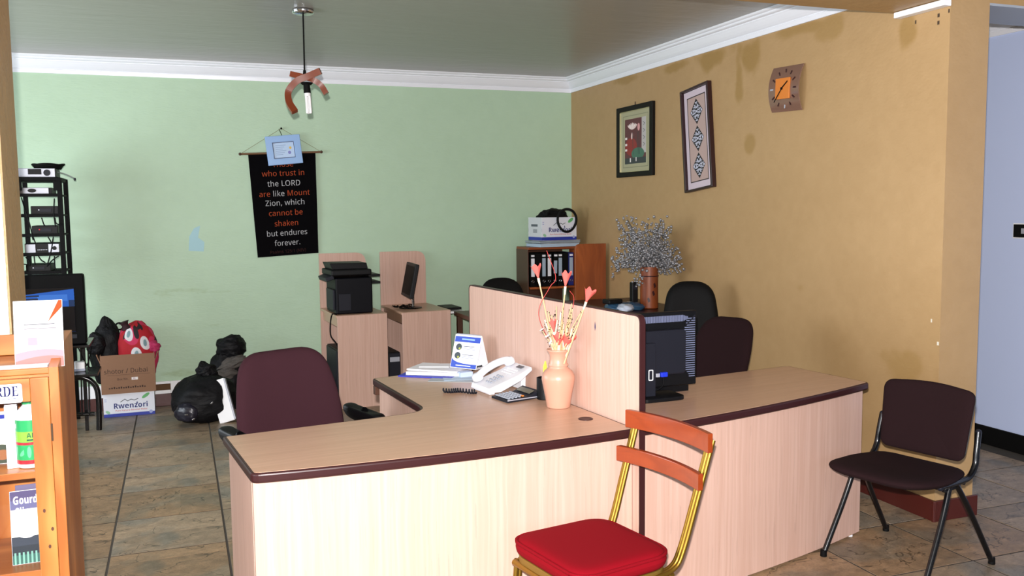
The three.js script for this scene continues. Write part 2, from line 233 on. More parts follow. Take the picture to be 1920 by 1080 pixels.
// white cable duct on the green wall above the skirting, one cover missing
{
  const g = new THREE.Group(); g.name = 'trim_3'; g.userData.kind = 'structure'; g.position.set(0, 0.107, ZG); scene.add(g);
  const a = onZ(289, 727, ZG).x, b = onZ(320, 727, ZG).x;
  mesh(g, 'duct_cover', rbx(a + 2.6, 0.106, 0.02, 0.004, 1), M.white, [(a - 2.6) / 2, 0.053, 0.01]);
  mesh(g, 'duct_cover', rbx(1.16 - b, 0.106, 0.02, 0.004, 1), M.white, [(b + 1.16) / 2, 0.053, 0.01]);
  mesh(g, 'duct_edge', rbx(b - a, 0.022, 0.02, 0.003, 1), M.white, [(a + b) / 2, 0.095, 0.01]);
  mesh(g, 'duct_edge', rbx(b - a, 0.03, 0.02, 0.003, 1), M.white, [(a + b) / 2, 0.015, 0.01]);
  mesh(g, 'duct_back', box(b - a, 0.054, 0.004), std(0x5a3d22, 0.8), [(a + b) / 2, 0.057, 0.002]);
}
// white batten under the beam, along the tan wall
{ const a = onX(1681, 33, XR - 0.03), b = onX(1776, 4, XR - 0.03); struct('trim_4', rbx(0.05, 0.03, Math.abs(b.z - a.z), 0.004, 1), M.white, [XR - 0.026, HB - 0.018, (a.z + b.z) / 2]); }

// ---------------------------------------------------------------- reception workstation (turned a little against the room)
const TH = 0.1, cT = Math.cos(TH), sT = Math.sin(TH), DY = 0.772, DT = 0.034;
const D = (u, v) => [u * cT - v * sT, -u * sT - v * cT];                       // workstation coordinates (u along the front, v to the back) -> x, z
const arc = u => 2.922 + 0.0705 * (u - 1.668) ** 2;
const uv = p => [p.x * cT - p.z * sT, -p.x * sT - p.z * cT];
function frontLine(u0, u1, off = 0, n = 24) { const o = []; for (let i = 0; i <= n; i++) { const u = lerp(u0, u1, i / n); o.push([u, arc(u) + off]); } return o; }
const local = (pts, o) => pts.map(([u, v]) => [u - o[0], -(v - o[1])]);
function deskTop(t, pts, o) {
  const loc = local(pts, o), inn = inset(loc, 0.012);
  mesh(t, 'tabletop', uvm(slab(inn, DY - DT + 0.002, DT - 0.001, 0), 1, true), M.top);
  const s = shapeOf(loc.map(([x, z]) => [x, -z])); s.holes.push(shapeOf(inset(loc, 0.0125).map(([x, z]) => [x, -z])));
  const g = extr(s, DT - 0.016, 0.008, 3); g.rotateX(-Math.PI / 2); g.translate(0, DY - DT + 0.008, 0); mesh(t, 'edge_band', g, M.rim, null, null, 'dark brown rounded edge band');
}
function curvedPanel(u0, u1, off, o, y0, y1, th = 0.018) { const a = frontLine(u0, u1, off), b = frontLine(u0, u1, off + th).reverse(); return uvm(slab(local([...a, ...b], o), y0, y1 - y0, 0.001), 1); }
{
  const o = [1.2, 3.3], p = D(...o), t = thing('reception_desk', 'pale beech L-shaped reception desk with bowed front and dark edge band, telephone on it', 'desk', [p[0], 0, p[1]], TH);
  const top = roundPoly([[0.493, 3.589], [0.501, 3.02], ...frontLine(0.62, 1.976), [1.976, 4.56], [1.368, 4.467], [1.356, 3.622]], [0, 0.03, ...Array(25).fill(0), 0, 0.02, 0.13], 8);
  deskTop(t, top, o);
  mesh(t, 'front_panel', curvedPanel(0.51, 1.974, 0.032, o, 0.012, DY - DT), M.beech);
  mesh(t, 'end_panel', wb(0.018, DY - DT - 0.012, 0.49), M.beech, [0.521 - o[0], (DY - DT + 0.012) / 2, -(3.335 - o[1])]);
  mesh(t, 'wing_panel', wb(0.018, DY - DT - 0.012, 0.74), M.beech, [1.40 - o[0], (DY - DT + 0.012) / 2, -(4.05 - o[1])]);
  mesh(t, 'wing_end_panel', wb(0.5, DY - DT - 0.012, 0.018), M.beech, [1.7 - o[0], (DY - DT + 0.012) / 2, -(4.43 - o[1])]);
  mesh(t, 'wing_bracket', wb(0.04, 0.045, 0.035), M.umber, [1.39 - o[0], DY - DT - 0.024, -(4.44 - o[1])]);
  const g = uv(onY(1098, 786, DY)); mesh(t, 'cable_grommet', lathe([[0, -0.004], [0.031, -0.004], [0.031, 0.0012], [0.028, 0.0026], [0.025, 0.001], [0, 0.001]]), M.rim, [g[0] - o[0], DY + 0.001, -(g[1] - o[1])], null, 'dark round cable grommet');
  for (const [u, v] of [[0.53, 3.1], [0.53, 3.5], [1.6, 2.97]]) mesh(t, 'foot', cyl(0.012, 0.014, 0.014, 12), M.paper, [u - o[0], 0.007, -(v - o[1])]);
}
{
  const o = [2.75, 3.4], p = D(...o), t = thing('office_desk', 'pale beech desk with bowed front and dark edge band, black monitor on it', 'desk', [p[0], 0, p[1]], TH);
  const top = roundPoly([...frontLine(2.002, 3.504), [3.487, 3.71], [2.002, 3.655]], [...Array(24).fill(0), 0.02, 0.02, 0], 6);
  deskTop(t, top, o);
  mesh(t, 'front_panel', curvedPanel(2.004, 3.482, 0.028, o, 0.012, DY - DT), M.beech);
  mesh(t, 'end_panel', wb(0.018, DY - DT - 0.012, 0.46), M.beech, [3.47 - o[0], (DY - DT + 0.012) / 2, -(3.46 - o[1])]);
  for (const u of [2.62, 3.42]) mesh(t, 'foot', cyl(0.012, 0.014, 0.014, 12), M.paper, [u - o[0], 0.007, -(arc(u) + 0.045 - o[1])]);
}
{
  const o = [1.989, 3.75], p = D(...o), t = thing('desk_partition', 'upright beech partition board with dark edging between the two desks', 'partition', [p[0], 0, p[1]], TH);
  const pts = roundPoly([[-0.845, 0.012], [0.842, 0.012], [0.842, 1.226], [-0.845, 1.226]], [0, 0, 0.035, 0.035], 8), inn = inset(pts, 0.006);
  const side = g => { g.rotateY(-Math.PI / 2); return g; };                      // outline x -> z
  mesh(t, 'board', uvm(side(extr(shapeOf(inn), 0.022).translate(0, 0, -0.011)), 1), M.beech);
  const s = shapeOf(pts); s.holes.push(shapeOf(inset(pts, 0.0065))); mesh(t, 'edging', side(extr(s, 0.0245, 0).translate(0, 0, -0.01225)), M.rim, null, null, 'dark brown edging');
  const q = uv(onY(1132, 608, 1.1)); const m = onZ(1132, 610, D(1.978, 3.25)[1]);
  mesh(t, 'pen_mark', extr(shapeOf([[0, -0.02], [0.004, -0.006], [0.0035, 0.004], [0, 0.018], [-0.0035, 0.004], [-0.004, -0.006]]), 0.0006), std(0x27305e, 0.6), [-0.0118, m.y, -(uv(m)[1] - o[1])], [0, -Math.PI / 2, 0], 'dark blue pen mark');
}
// ---------------------------------------------------------------- things on the left desk
const put = (px, py, h = DY) => onY(px, py, h + 0.0005);
{ // telephone
  const t = thing('telephone', 'white desk telephone with corded handset, propped on its stand', 'telephone', [1.43, DY + 0.0005, -4.03], -Math.PI / 2 + 0.16);
  const prof = [[-0.115, 0.012], [-0.11, 0.035], [0.05, 0.085], [0.118, 0.115], [0.122, 0.1], [0.06, 0.055], [-0.05, 0.012]], body = extr(shapeOf(prof), 0.18, 0.004, 2); body.translate(0, 0, -0.09); body.rotateY(Math.PI / 2); // profile x -> -z
  mesh(t, 'body', body, M.phone);
  const tl = Math.atan2(0.08, 0.228), P = (x, s, y = 0) => V(x, 0.035 + (s + 0.11) * Math.tan(tl) + y * Math.cos(tl) + 0.004, -s);
  const hp = []; for (const [s, y] of [[-0.1, 0.016], [-0.06, 0.036], [0, 0.044], [0.06, 0.036], [0.1, 0.016]]) hp.push(P(-0.062, s, y));
  const hs = mesh(t, 'handset', tube(hp, 0.018, 24, 12), M.phone); for (const s of [-0.088, 0.088]) mesh(hs, s < 0 ? 'mouthpiece' : 'earpiece', lathe([[0, 0], [0.024, 0], [0.028, 0.008], [0.027, 0.026], [0.018, 0.036], [0, 0.037]], 24), M.phone, P(-0.062, s, 0.002), [tl, 0, 0]);
  for (let r = 0; r < 4; r++) for (let c = 0; c < 3; c++) mesh(t, 'key', rbx(0.014, 0.006, 0.011, 0.002, 1), M.key, P(0.0 + c * 0.021, -0.075 + (3 - r) * 0.02, 0.003), [tl, 0, 0]);
  for (let r = 0; r < 3; r++) for (let c = 0; c < 5; c++) mesh(t, 'key', rbx(0.012, 0.004, 0.008, 0.002, 1), M.white, P(-0.024 + c * 0.021, 0.02 + r * 0.017, 0.003), [tl, 0, 0]);
  mesh(t, 'display', rbx(0.05, 0.003, 0.022, 0.001, 1), std(0x4b525c, 0.25), P(0.035, 0.088, 0.003), [tl, 0, 0]);
  mesh(t, 'stand', extr(shapeOf([[-0.06, 0], [0.06, 0], [0.035, 0.075], [-0.035, 0.075]]), 0.02, 0.003).translate(0, 0, -0.01), M.phone, [0, 0.003, -0.09], [-0.25, 0, 0]);
  mesh(t, 'foot_rail', rbx(0.16, 0.015, 0.03, 0.004, 1), M.phone, [0, 0.009, 0.09]);
  const a = t.position;
  const cord = thing('coiled_cable', 'dark coiled telephone cable lying beside the white telephone', 'cable', put(850, 734), 0);
  const c0 = put(830, 736), c1 = put(892, 738), L = c1.clone().sub(c0), b = put(850, 734), pts = [];
  for (let i = 0; i <= 150; i++) { const s = i / 150, q = c0.clone().addScaledVector(L, s).sub(b), w = s * Math.PI * 2 * 13; pts.push([q.x + 0.0, 0.011 + 0.0085 * Math.sin(w), q.z + 0.0085 * Math.cos(w) + 0.012 * Math.sin(s * 9)]); }
  mesh(cord, 'coil', tube(pts, 0.0042, 600, 6), M.plasticGrey);
  const k2 = []; for (let i = 0; i <= 90; i++) { const s = i / 90, w = s * Math.PI * 2 * 8, q = put(lerp(884, 905, s), lerp(704, 700, s)).sub(b); k2.push([q.x, 0.035 + 0.009 * Math.sin(w), q.z + 0.009 * Math.cos(w)]); }
  mesh(cord, 'coil', tube(k2, 0.003, 400, 5), M.plastic);
}
{ // calculator
  const t = thing('desk_calculator', 'black desk calculator with silver front edge in front of the telephone', 'calculator', put(966, 747), -Math.PI / 2 + 0.2);
  const body = extr(shapeOf([[-0.085, 0], [-0.085, 0.01], [0.03, 0.018], [0.085, 0.04], [0.09, 0.035], [0.08, 0.004]]), 0.14, 0.003); body.translate(0, 0, -0.07); body.rotateY(Math.PI / 2); mesh(t, 'body', body, M.plasticGrey);
  for (let r = 0; r < 5; r++) for (let c = 0; c < 6; c++) mesh(t, 'key', rbx(0.016, 0.006, 0.011, 0.002, 1), r === 4 && c === 5 ? M.orange : M.key, [-0.052 + c * 0.021, 0.0165 + r * 0.0011, 0.068 - r * 0.0185], [0.06, 0, 0]);
  mesh(t, 'display', rbx(0.11, 0.003, 0.03, 0.001, 1), std(0x5d5a4c, 0.3), [0, 0.0325, -0.055], [0.38, 0, 0]);
  mesh(t, 'front_trim', rbx(0.004, 0.005, 0.16, 0.001, 1), M.silver, [0.0735, 0.012, 0.006]);
}
{ // brochures and papers
  const t0 = Math.PI * 0.12, cover = canvasTex(256, 180, (g, w, h) => { g.fillStyle = '#e8e9ee'; g.fillRect(0, 0, w, h); g.fillStyle = '#7d8443'; g.fillRect(10, 20, 70, 140); g.fillStyle = '#c9ccd6'; g.fillRect(100, 30, 130, 8); g.fillRect(100, 60, 110, 6); g.fillRect(100, 80, 120, 6); });
  const lay = [['blue paper folder, lowest in the stack of brochures', 0.30, 0.21, 0.006, std(0x2a36b4, 0.5), 810, 702, 0.1], ['thick white printed catalogue in the stack of brochures', 0.29, 0.21, 0.017, M.paper, 822, 700, 0.16], ['white brochure with olive green cover stripe on the stack', 0.29, 0.2, 0.008, std(0xffffff, 0.5, { map: cover }), 824, 699, 0.05], ['folded white leaflet on top of the brochure stack', 0.16, 0.1, 0.004, M.paper, 816, 697, 0.35]];
  let h = DY + 0.0006; for (const [lb, w, d, th, m, px, py, tr] of lay) { const p = onY(px, py, DY), t = thing('brochure', lb, 'brochure', [p.x, h, p.z], -0.75 + tr); mesh(t, 'pages', uvm(rbx(w, th, d, 0.001, 1), 1), m, [0, th / 2, 0]); h += th + 0.0004; }
  const sl = thing('paper_sheet', 'loose grey printed sheets lying before the brochure stack', 'paper', put(855, 711), -0.5); mesh(sl, 'sheet', rbx(0.26, 0.003, 0.16, 0.0005, 1), std(0x9aa3a8, 0.4), [0, 0.0015, 0]); mesh(sl, 'sheet', rbx(0.2, 0.002, 0.12, 0.0005, 1), M.paperBlue, [0.03, 0.0042, -0.02], [0, 0.3, 0]);
  const bx = thing('card_box', 'small pale blue card box beside the telephone handset', 'box', put(872, 707), 0.1); mesh(bx, 'carton', rbx(0.07, 0.03, 0.05, 0.002, 1), std(0xb9c8e2, 0.5), [0, 0.015, 0]);
  const ct = canvasTex(256, 300, (g, w, h2) => { g.fillStyle = '#eceef4'; g.fillRect(0, 0, w, h2); g.fillStyle = '#2b49b0'; g.fillRect(0, 14, w, 52); g.fillStyle = '#8fb4ee'; g.fillRect(70, 32, 130, 14); g.fillStyle = '#2b49b0'; g.beginPath(); g.moveTo(0, 215); g.quadraticCurveTo(30, 270, 256, 262); g.lineTo(256, 300); g.lineTo(0, 300); g.fill(); g.fillStyle = '#e9ecf6'; g.fillRect(50, 276, 150, 8); for (const [x, y] of [[52, 112], [52, 190]]) { g.fillStyle = '#39444a'; g.beginPath(); g.arc(x, y, 30, 0, 7); g.fill(); g.fillStyle = '#a8b24a'; g.beginPath(); g.arc(x + 8, y + 14, 10, 0, 7); g.fill(); } g.fillStyle = '#262f52'; for (const y of [100, 178]) g.fillRect(98, y, 110, 5); g.fillStyle = '#7d859f'; for (const y of [116, 128, 194, 206]) g.fillRect(98, y, 120, 4); });
  const c = onY(880, 690, DY + 0.03), t = thing('desk_calendar', 'white and blue tent-shaped desk calendar on the brochures', 'calendar', [c.x, DY + 0.036, c.z], -0.93);
  const W = 0.17, H = 0.172, B = 0.058, a = Math.atan2(B, H), L = Math.hypot(B, H);
  mesh(t, 'front_page', rbx(W, L, 0.002, 0.0008, 1), M.paper, [0, H / 2, B / 2], [-a, 0, 0]); mesh(t, 'back_page', rbx(W, L, 0.002, 0.0008, 1), M.paper, [0, H / 2, -B / 2], [a, 0, 0]); mesh(t, 'base_flap', rbx(W, 0.002, 2 * B, 0.0008, 1), M.paper, [0, 0.001, 0]);
  mesh(t, 'printed_page', new THREE.PlaneGeometry(W - 0.006, L - 0.006), std(0xffffff, 0.45, { map: ct }), [0, H / 2 + 0.0006, B / 2 + 0.0016], [-a, 0, 0]);
  mesh(t, 'binding', tube([[-W / 2 + 0.01, H, 0], [0, H, 0], [W / 2 - 0.01, H, 0]], 0.004, 8, 8), M.silver);
}
{ // clay vase with paper flowers
  const p = put(1047, 763), k = 0.1;
  const t = thing('flower_vase', 'terracotta vase with coral paper flowers and dried twigs', 'vase', p, 0);
  mesh(t, 'pot', lathe([[0, 0.002], [0.048, 0], [0.052, 0.004], [0.058, 0.045], [0.068, 0.095], [0.073, 0.125], [0.072, 0.142], [0.063, 0.16], [0.047, 0.174], [0.039, 0.18], [0.044, 0.186], [0.045, 0.191], [0.04, 0.197], [0.038, 0.215], [0.039, 0.235], [0.046, 0.247], [0.05, 0.252], [0.05, 0.258], [0.045, 0.259], [0.036, 0.245], [0.034, 0.2], [0.036, 0.15]], 48), M.clay);
  const up = (px, py, dz = 0) => onZ(px, py, p.z + dz).sub(p);
  const fl = (px, py, px0, r, ln, dz) => {                              // trumpet of folded paper on a pale stem
    const a = up(px, py, dz), b = V((px0 - 1051) * 0.00035, 0.2, dz * 0.3), d = a.clone().sub(b).normalize();
    mesh(t, 'stem', tube([b, b.clone().lerp(a, 0.5).add(V(rnd(-0.004, 0.004), 0, 0)), a.clone().addScaledVector(d, -ln * 0.5)], 0.0034, 12, 6), M.stem);
    const f = new THREE.BufferGeometry(), pos = [], ix = [], n = 40, m = 5; for (let j = 0; j <= m; j++) for (let i = 0; i <= n; i++) { const s = j / m, w = i / n * Math.PI * 2, R = 1.2 * r * (0.12 + 0.88 * Math.pow(s, 1.1)) * (1 + 0.1 * s * Math.cos(5 * w)); pos.push(R * Math.cos(w), ln * s * (1 + 0.12 * s * Math.cos(5 * w + 0.6)), R * Math.sin(w)); }
    for (let j = 0; j < m; j++) for (let i = 0; i < n; i++) { const q = j * (n + 1) + i; ix.push(q, q + n + 1, q + 1, q + 1, q + n + 1, q + n + 2); }
    f.setAttribute('position', new THREE.Float32BufferAttribute(pos, 3)); f.setIndex(ix); f.computeVertexNormals();
    const q = mesh(t, 'paper_flower', f, M.coral, a.clone().addScaledVector(d, -ln * 0.5)); q.material = M.coralD; q.quaternion.setFromUnitVectors(V(0, 1, 0), d);
    mesh(t, 'flower_sleeve', cyl(0.006, 0.004, ln * 0.6, 8), M.cream, a.clone().addScaledVector(d, -ln * 0.8)).quaternion.setFromUnitVectors(V(0, 1, 0), d);
  };
  M.coralD = phy(0xe2655c, 0.8, { side: THREE.DoubleSide });
  fl(1007, 510, 1035, 0.019, 0.055, -0.02); fl(1061, 524, 1052, 0.019, 0.06, 0.06); fl(1103, 555, 1075, 0.021, 0.055, 0.15);
  fl(1037, 612, 1035, 0.014, 0.05, 0.03); fl(1062, 640, 1055, 0.03, 0.055, 0.04); fl(1048, 638, 1048, 0.022, 0.045, 0.05);
  for (let i = 0; i < 26; i++) {
    const ax = rnd(1013, 1092), a = up(ax, rnd(565, 625), rnd(-0.04, 0.04) + (ax > 1055 ? 0.09 : 0)), b = V(rnd(-0.025, 0.025), 0.2, rnd(-0.02, 0.02)), w = mesh(t, 'dried_twig', tube([b, b.clone().lerp(a, 0.55).add(V(rnd(-0.008, 0.008), 0, rnd(-0.008, 0.008))), a], i % 3 ? 0.0026 : 0.0038, 14, 5), i % 3 ? M.stem : M.cream), gs = [];
    for (let j = 0; j < 9; j++) { const q = b.clone().lerp(a, rnd(0.5, 1)).add(V(rnd(-0.006, 0.006), rnd(-0.004, 0.004), rnd(-0.006, 0.006))), g = new THREE.IcosahedronGeometry(rnd(0.0018, 0.0034), 0); g.translate(q.x, q.y, q.z); gs.push(g); }
    const s = mesh(w, 'buds', mergeGeometries(gs), M.twig); s.userData.kind = 'stuff';
  }
  for (const q of [[[1040, 660], [1010, 590], [1030, 540], [1042, 520], [1025, 470]], [[1058, 655], [1070, 600], [1076, 560], [1068, 545]]]) mesh(t, 'red_tendril', tube(q.map(([x, y], i) => up(x, y, 0.01 * i - 0.02)), 0.0016, 40, 5), std(0xb63a36, 0.6));
  for (const [x, y] of [[1016, 618], [1026, 630], [1032, 642]]) mesh(t, 'paper_scrap', rbx(0.02, 0.012, 0.002, 0.001, 1), M.paper, up(x, y, 0.04), [rnd(), rnd(), rnd()]);
  const h = thing('pen_holder', 'black pen holder with yellow paddle behind the terracotta vase', 'pen holder', put(1021, 748), 0.2);
  mesh(h, 'cup', lathe([[0, 0.003], [0.034, 0], [0.036, 0.004], [0.036, 0.1], [0.033, 0.1], [0.033, 0.006], [0, 0.005]], 24), M.plastic); mesh(h, 'paddle', extr(shapeOf(roundPoly([[-0.008, 0], [0.008, 0], [0.012, 0.03], [0, 0.06], [-0.012, 0.03]], 0.008)), 0.003, 0.001), std(0xe8d95a, 0.5), [0.0, 0.12, 0], [0, 0.2, -0.1], 'yellow paddle'); mesh(h, 'pen', cyl(0.004, 0.004, 0.14, 8), std(0xe5dc9c, 0.5), [-0.003, 0.075, 0], [0, 0, -0.06]); mesh(h, 'pen', cyl(0.004, 0.004, 0.13, 8), std(0x2c7a5c, 0.5), [0.012, 0.075, 0.005], [0.1, 0, -0.12]);
}
// ---------------------------------------------------------------- right desk: monitor, keyboard
{
  const z = -3.62, a = onZ(1307, 582, z), b = onZ(1307, 720, z), H = a.y - b.y, W = 0.385, cx = a.x - W / 2;
  const t = thing('computer_monitor', 'black monitor seen from behind with slotted vents, on the office desk', 'monitor', [cx, DY + 0.0005, z], 0.03), y0 = (a.y + b.y) / 2 - DY;
  mesh(t, 'bezel', rbx(W, H, 0.03, 0.006), M.plastic, [0, y0, -0.012]);
  mesh(t, 'screen', new THREE.PlaneGeometry(W - 0.04, H - 0.05), M.dark, [0, y0, -0.0275], [0, Math.PI, 0]);
  const hump = extr(shapeOf(rounded(W * 0.62, H * 0.6, 0.02)), 0.02, 0.008); mesh(t, 'rear_housing', hump, M.plasticGrey, [0, y0 - 0.01, 0.003]);
  for (const s of [-1, 1]) for (let i = 0; i < 27; i++) { const q = i / 26, yy = lerp(-H * 0.38, H * 0.4, q), l = 0.03 + 0.032 * ss(0, 0.2, q) * (1 - 0.55 * ss(0.72, 1, q)); mesh(t, 'vent_slat', box(l, 0.0042, 0.006), M.slat || (M.slat = phy(0x6d7490, 0.35)), [s * (W / 2 - 0.012 - l / 2), y0 + yy, 0.0055]); }
  for (let i = 0; i < 34; i++) { const q = Math.abs(i / 33 - 0.5) * 2, l = 0.03; mesh(t, 'vent_slat', box(0.0042, l * (1 - 0.5 * ss(0.8, 1, q)), 0.006), M.slat, [lerp(-W * 0.36, W * 0.36, i / 33), y0 + H / 2 - 0.032, 0.0055]); }
  for (const s of [-1, 1]) mesh(t, 'corner_rib', rbx(0.07, 0.006, 0.01, 0.002, 1), M.plasticGrey, [s * (W / 2 - 0.038), y0 + H / 2 - 0.045, 0.006], [0, 0, s * 0.75]);
  const nx = onZ(1217, 700, z + 0.06).x - cx;
  const neck = mesh(t, 'neck', rbx(0.062, 0.25, 0.02, 0.006), M.plasticGrey, [nx, 0.135, 0.055]);
  const loop = extr((() => { const s = shapeOf(rounded(0.024, 0.05, 0.006)); s.holes.push(shapeOf(rounded(0.017, 0.042, 0.004))); return s; })(), 0.002); mesh(neck, 'cable_slot_rim', loop, M.paper, [0.002, -0.02, 0.0105], null, 'white rimmed cable slot');
  mesh(t, 'base', extr(shapeOf(rounded(0.24, 0.17, 0.05)), 0.01, 0.004).rotateX(-Math.PI / 2), M.plastic, [nx + 0.04, 0.004, 0.04]);
  const pv = onZ(1243, 702, z + 0.03); mesh(t, 'video_plug', rbx(0.035, 0.022, 0.03, 0.004), std(0x1c34c8, 0.4), [pv.x - cx, pv.y - DY, 0.03], null, 'bright blue video plug');
  mesh(t, 'power_plug', rbx(0.02, 0.018, 0.02, 0.003), M.silver, [pv.x - cx - 0.03, pv.y - DY - 0.002, 0.028]);
  mesh(t, 'cable', tube([[pv.x - cx, pv.y - DY - 0.01, 0.03], [pv.x - cx + 0.0, pv.y - DY - 0.06, 0.02], [pv.x - cx - 0.04, 0.01, -0.03]], 0.004, 16, 6), M.plastic);
  const k0 = put(1290, 736), k = thing('keyboard', 'black computer keyboard lying behind the monitor base', 'keyboard', [k0.x - 0.2, DY + 0.0005, k0.z - 0.1], 0.06);
  mesh(k, 'base', extr(shapeOf([[-0.075, 0], [0.075, 0], [0.075, 0.03], [-0.075, 0.014]].map(([x, y]) => [x, y])), 0.44, 0.003).translate(0, 0, -0.22).rotateY(Math.PI / 2).rotateY(Math.PI), M.plastic);
  const gs = []; for (let r = 0; r < 6; r++) for (let c = 0; c < 20; c++) { const g = rbx(0.017, 0.008, 0.017, 0.003, 1); g.translate(-0.2 + c * 0.021, 0.033 - r * 0.0026 , 0.055 - r * 0.0215); gs.push(g); }
  mesh(k, 'keys', mergeGeometries(gs), M.plasticGrey).userData.kind = 'stuff';
}
// ---------------------------------------------------------------- chairs
{ // red banquet chair, facing -x
  const t = thing('banquet_chair', 'gold metal banquet chair with red padded seat and two wooden back slats', 'chair', [1.335, 0, -2.81], -Math.PI / 2 + 0.19);
  // local frame: +z is where the sitter looks, +x the sitter's left
  const S = 0.445, seat = roundPoly([[-0.215, -0.205], [0.215, -0.205], [0.225, 0.215], [-0.225, 0.215]], [0.1, 0.1, 0.085, 0.085], 8);
  const g = pillow(seat, 0.075, (x, y) => 0, 14, 14); g.rotateX(Math.PI / 2); g.scale(1, -1, 1); g.index && (() => { const a = g.index.array; for (let i = 0; i < a.length; i += 3) { const q = a[i]; a[i] = a[i + 1]; a[i + 1] = q; } })(); g.computeVertexNormals();
  mesh(t, 'seat_cushion', g, M.red, [0, 0.432, 0]); mesh(t, 'seat_welt', tube(seat.map(([x, y]) => [x * 0.985, 0, y * 0.985]), 0.007, 160, 6, true), M.red, [0, 0.452, 0]);
  mesh(t, 'seat_pan', slab(inset(seat, 0.012), 0.37, 0.03, 0.004), M.goldDull);
  for (const s of [-1, 1]) {
    const back = [], n = 3;
    for (let k = 0; k < n; k++) { const off = (k - 1) * 0.0115; back.push(tube([[s * 0.19 + off, 0.385, 0.1], [s * 0.19 + off, 0.38, -0.12], [s * 0.192 + off, 0.392, -0.2 - Math.abs(off) * 0.3], [s * 0.195 + off, 0.45, -0.24 - Math.abs(off) * 0.3], [s * 0.2 + off, 0.62, -0.298 - Math.abs(off) * 0.3], [s * 0.205 + off, 0.826, -0.366 - Math.abs(off) * 0.3]], 0.0078, 60, 10)); }
    mesh(t, 'back_post', mergeGeometries(back), M.gold);
    mesh(t, 'side_rail', rod(V(s * 0.205, 0.365, 0.2), V(s * 0.195, 0.365, -0.2), 0.011), M.gold);
    mesh(t, 'leg', mergeGeometries([0, 1].map(k => tube([[s * (0.205 + k * 0.001), 0.375, 0.19 - k * 0.017], [s * 0.207, 0.2, 0.205 - k * 0.017], [s * 0.208, 0.006, 0.225 - k * 0.017]], 0.0095, 16, 10))), M.gold);
    mesh(t, 'leg', mergeGeometries([0, 1].map(k => tube([[s * 0.195, 0.375, -0.17 - k * 0.017], [s * 0.198, 0.2, -0.2 - k * 0.017], [s * 0.2, 0.006, -0.27 - k * 0.017]], 0.0095, 16, 10))), M.gold);
  }
  mesh(t, 'front_rail', rod(V(-0.205, 0.365, 0.2), V(0.205, 0.365, 0.2), 0.012), M.gold); mesh(t, 'rear_rail', rod(V(-0.195, 0.365, -0.2), V(0.195, 0.365, -0.2), 0.012), M.gold);
  for (const [y, zb, h, w] of [[0.822, -0.344, 0.07, 0.23], [0.69, -0.3, 0.06, 0.23]]) {
    const pts = [], N = 20; for (let i = 0; i <= N; i++) { const x = lerp(-w, w, i / N); pts.push([x, zb + 0.014 - 0.035 * (1 - (x / w) ** 2)]); } const b = pts.map(([x, z]) => [x, z - 0.022]).reverse();
    const sl = slab([...pts, ...b], y - h / 2, h, 0.003); mesh(t, 'back_slat', uvm(sl, 2, true), M.chairWood, null, [0, 0, 0]);
  }
}
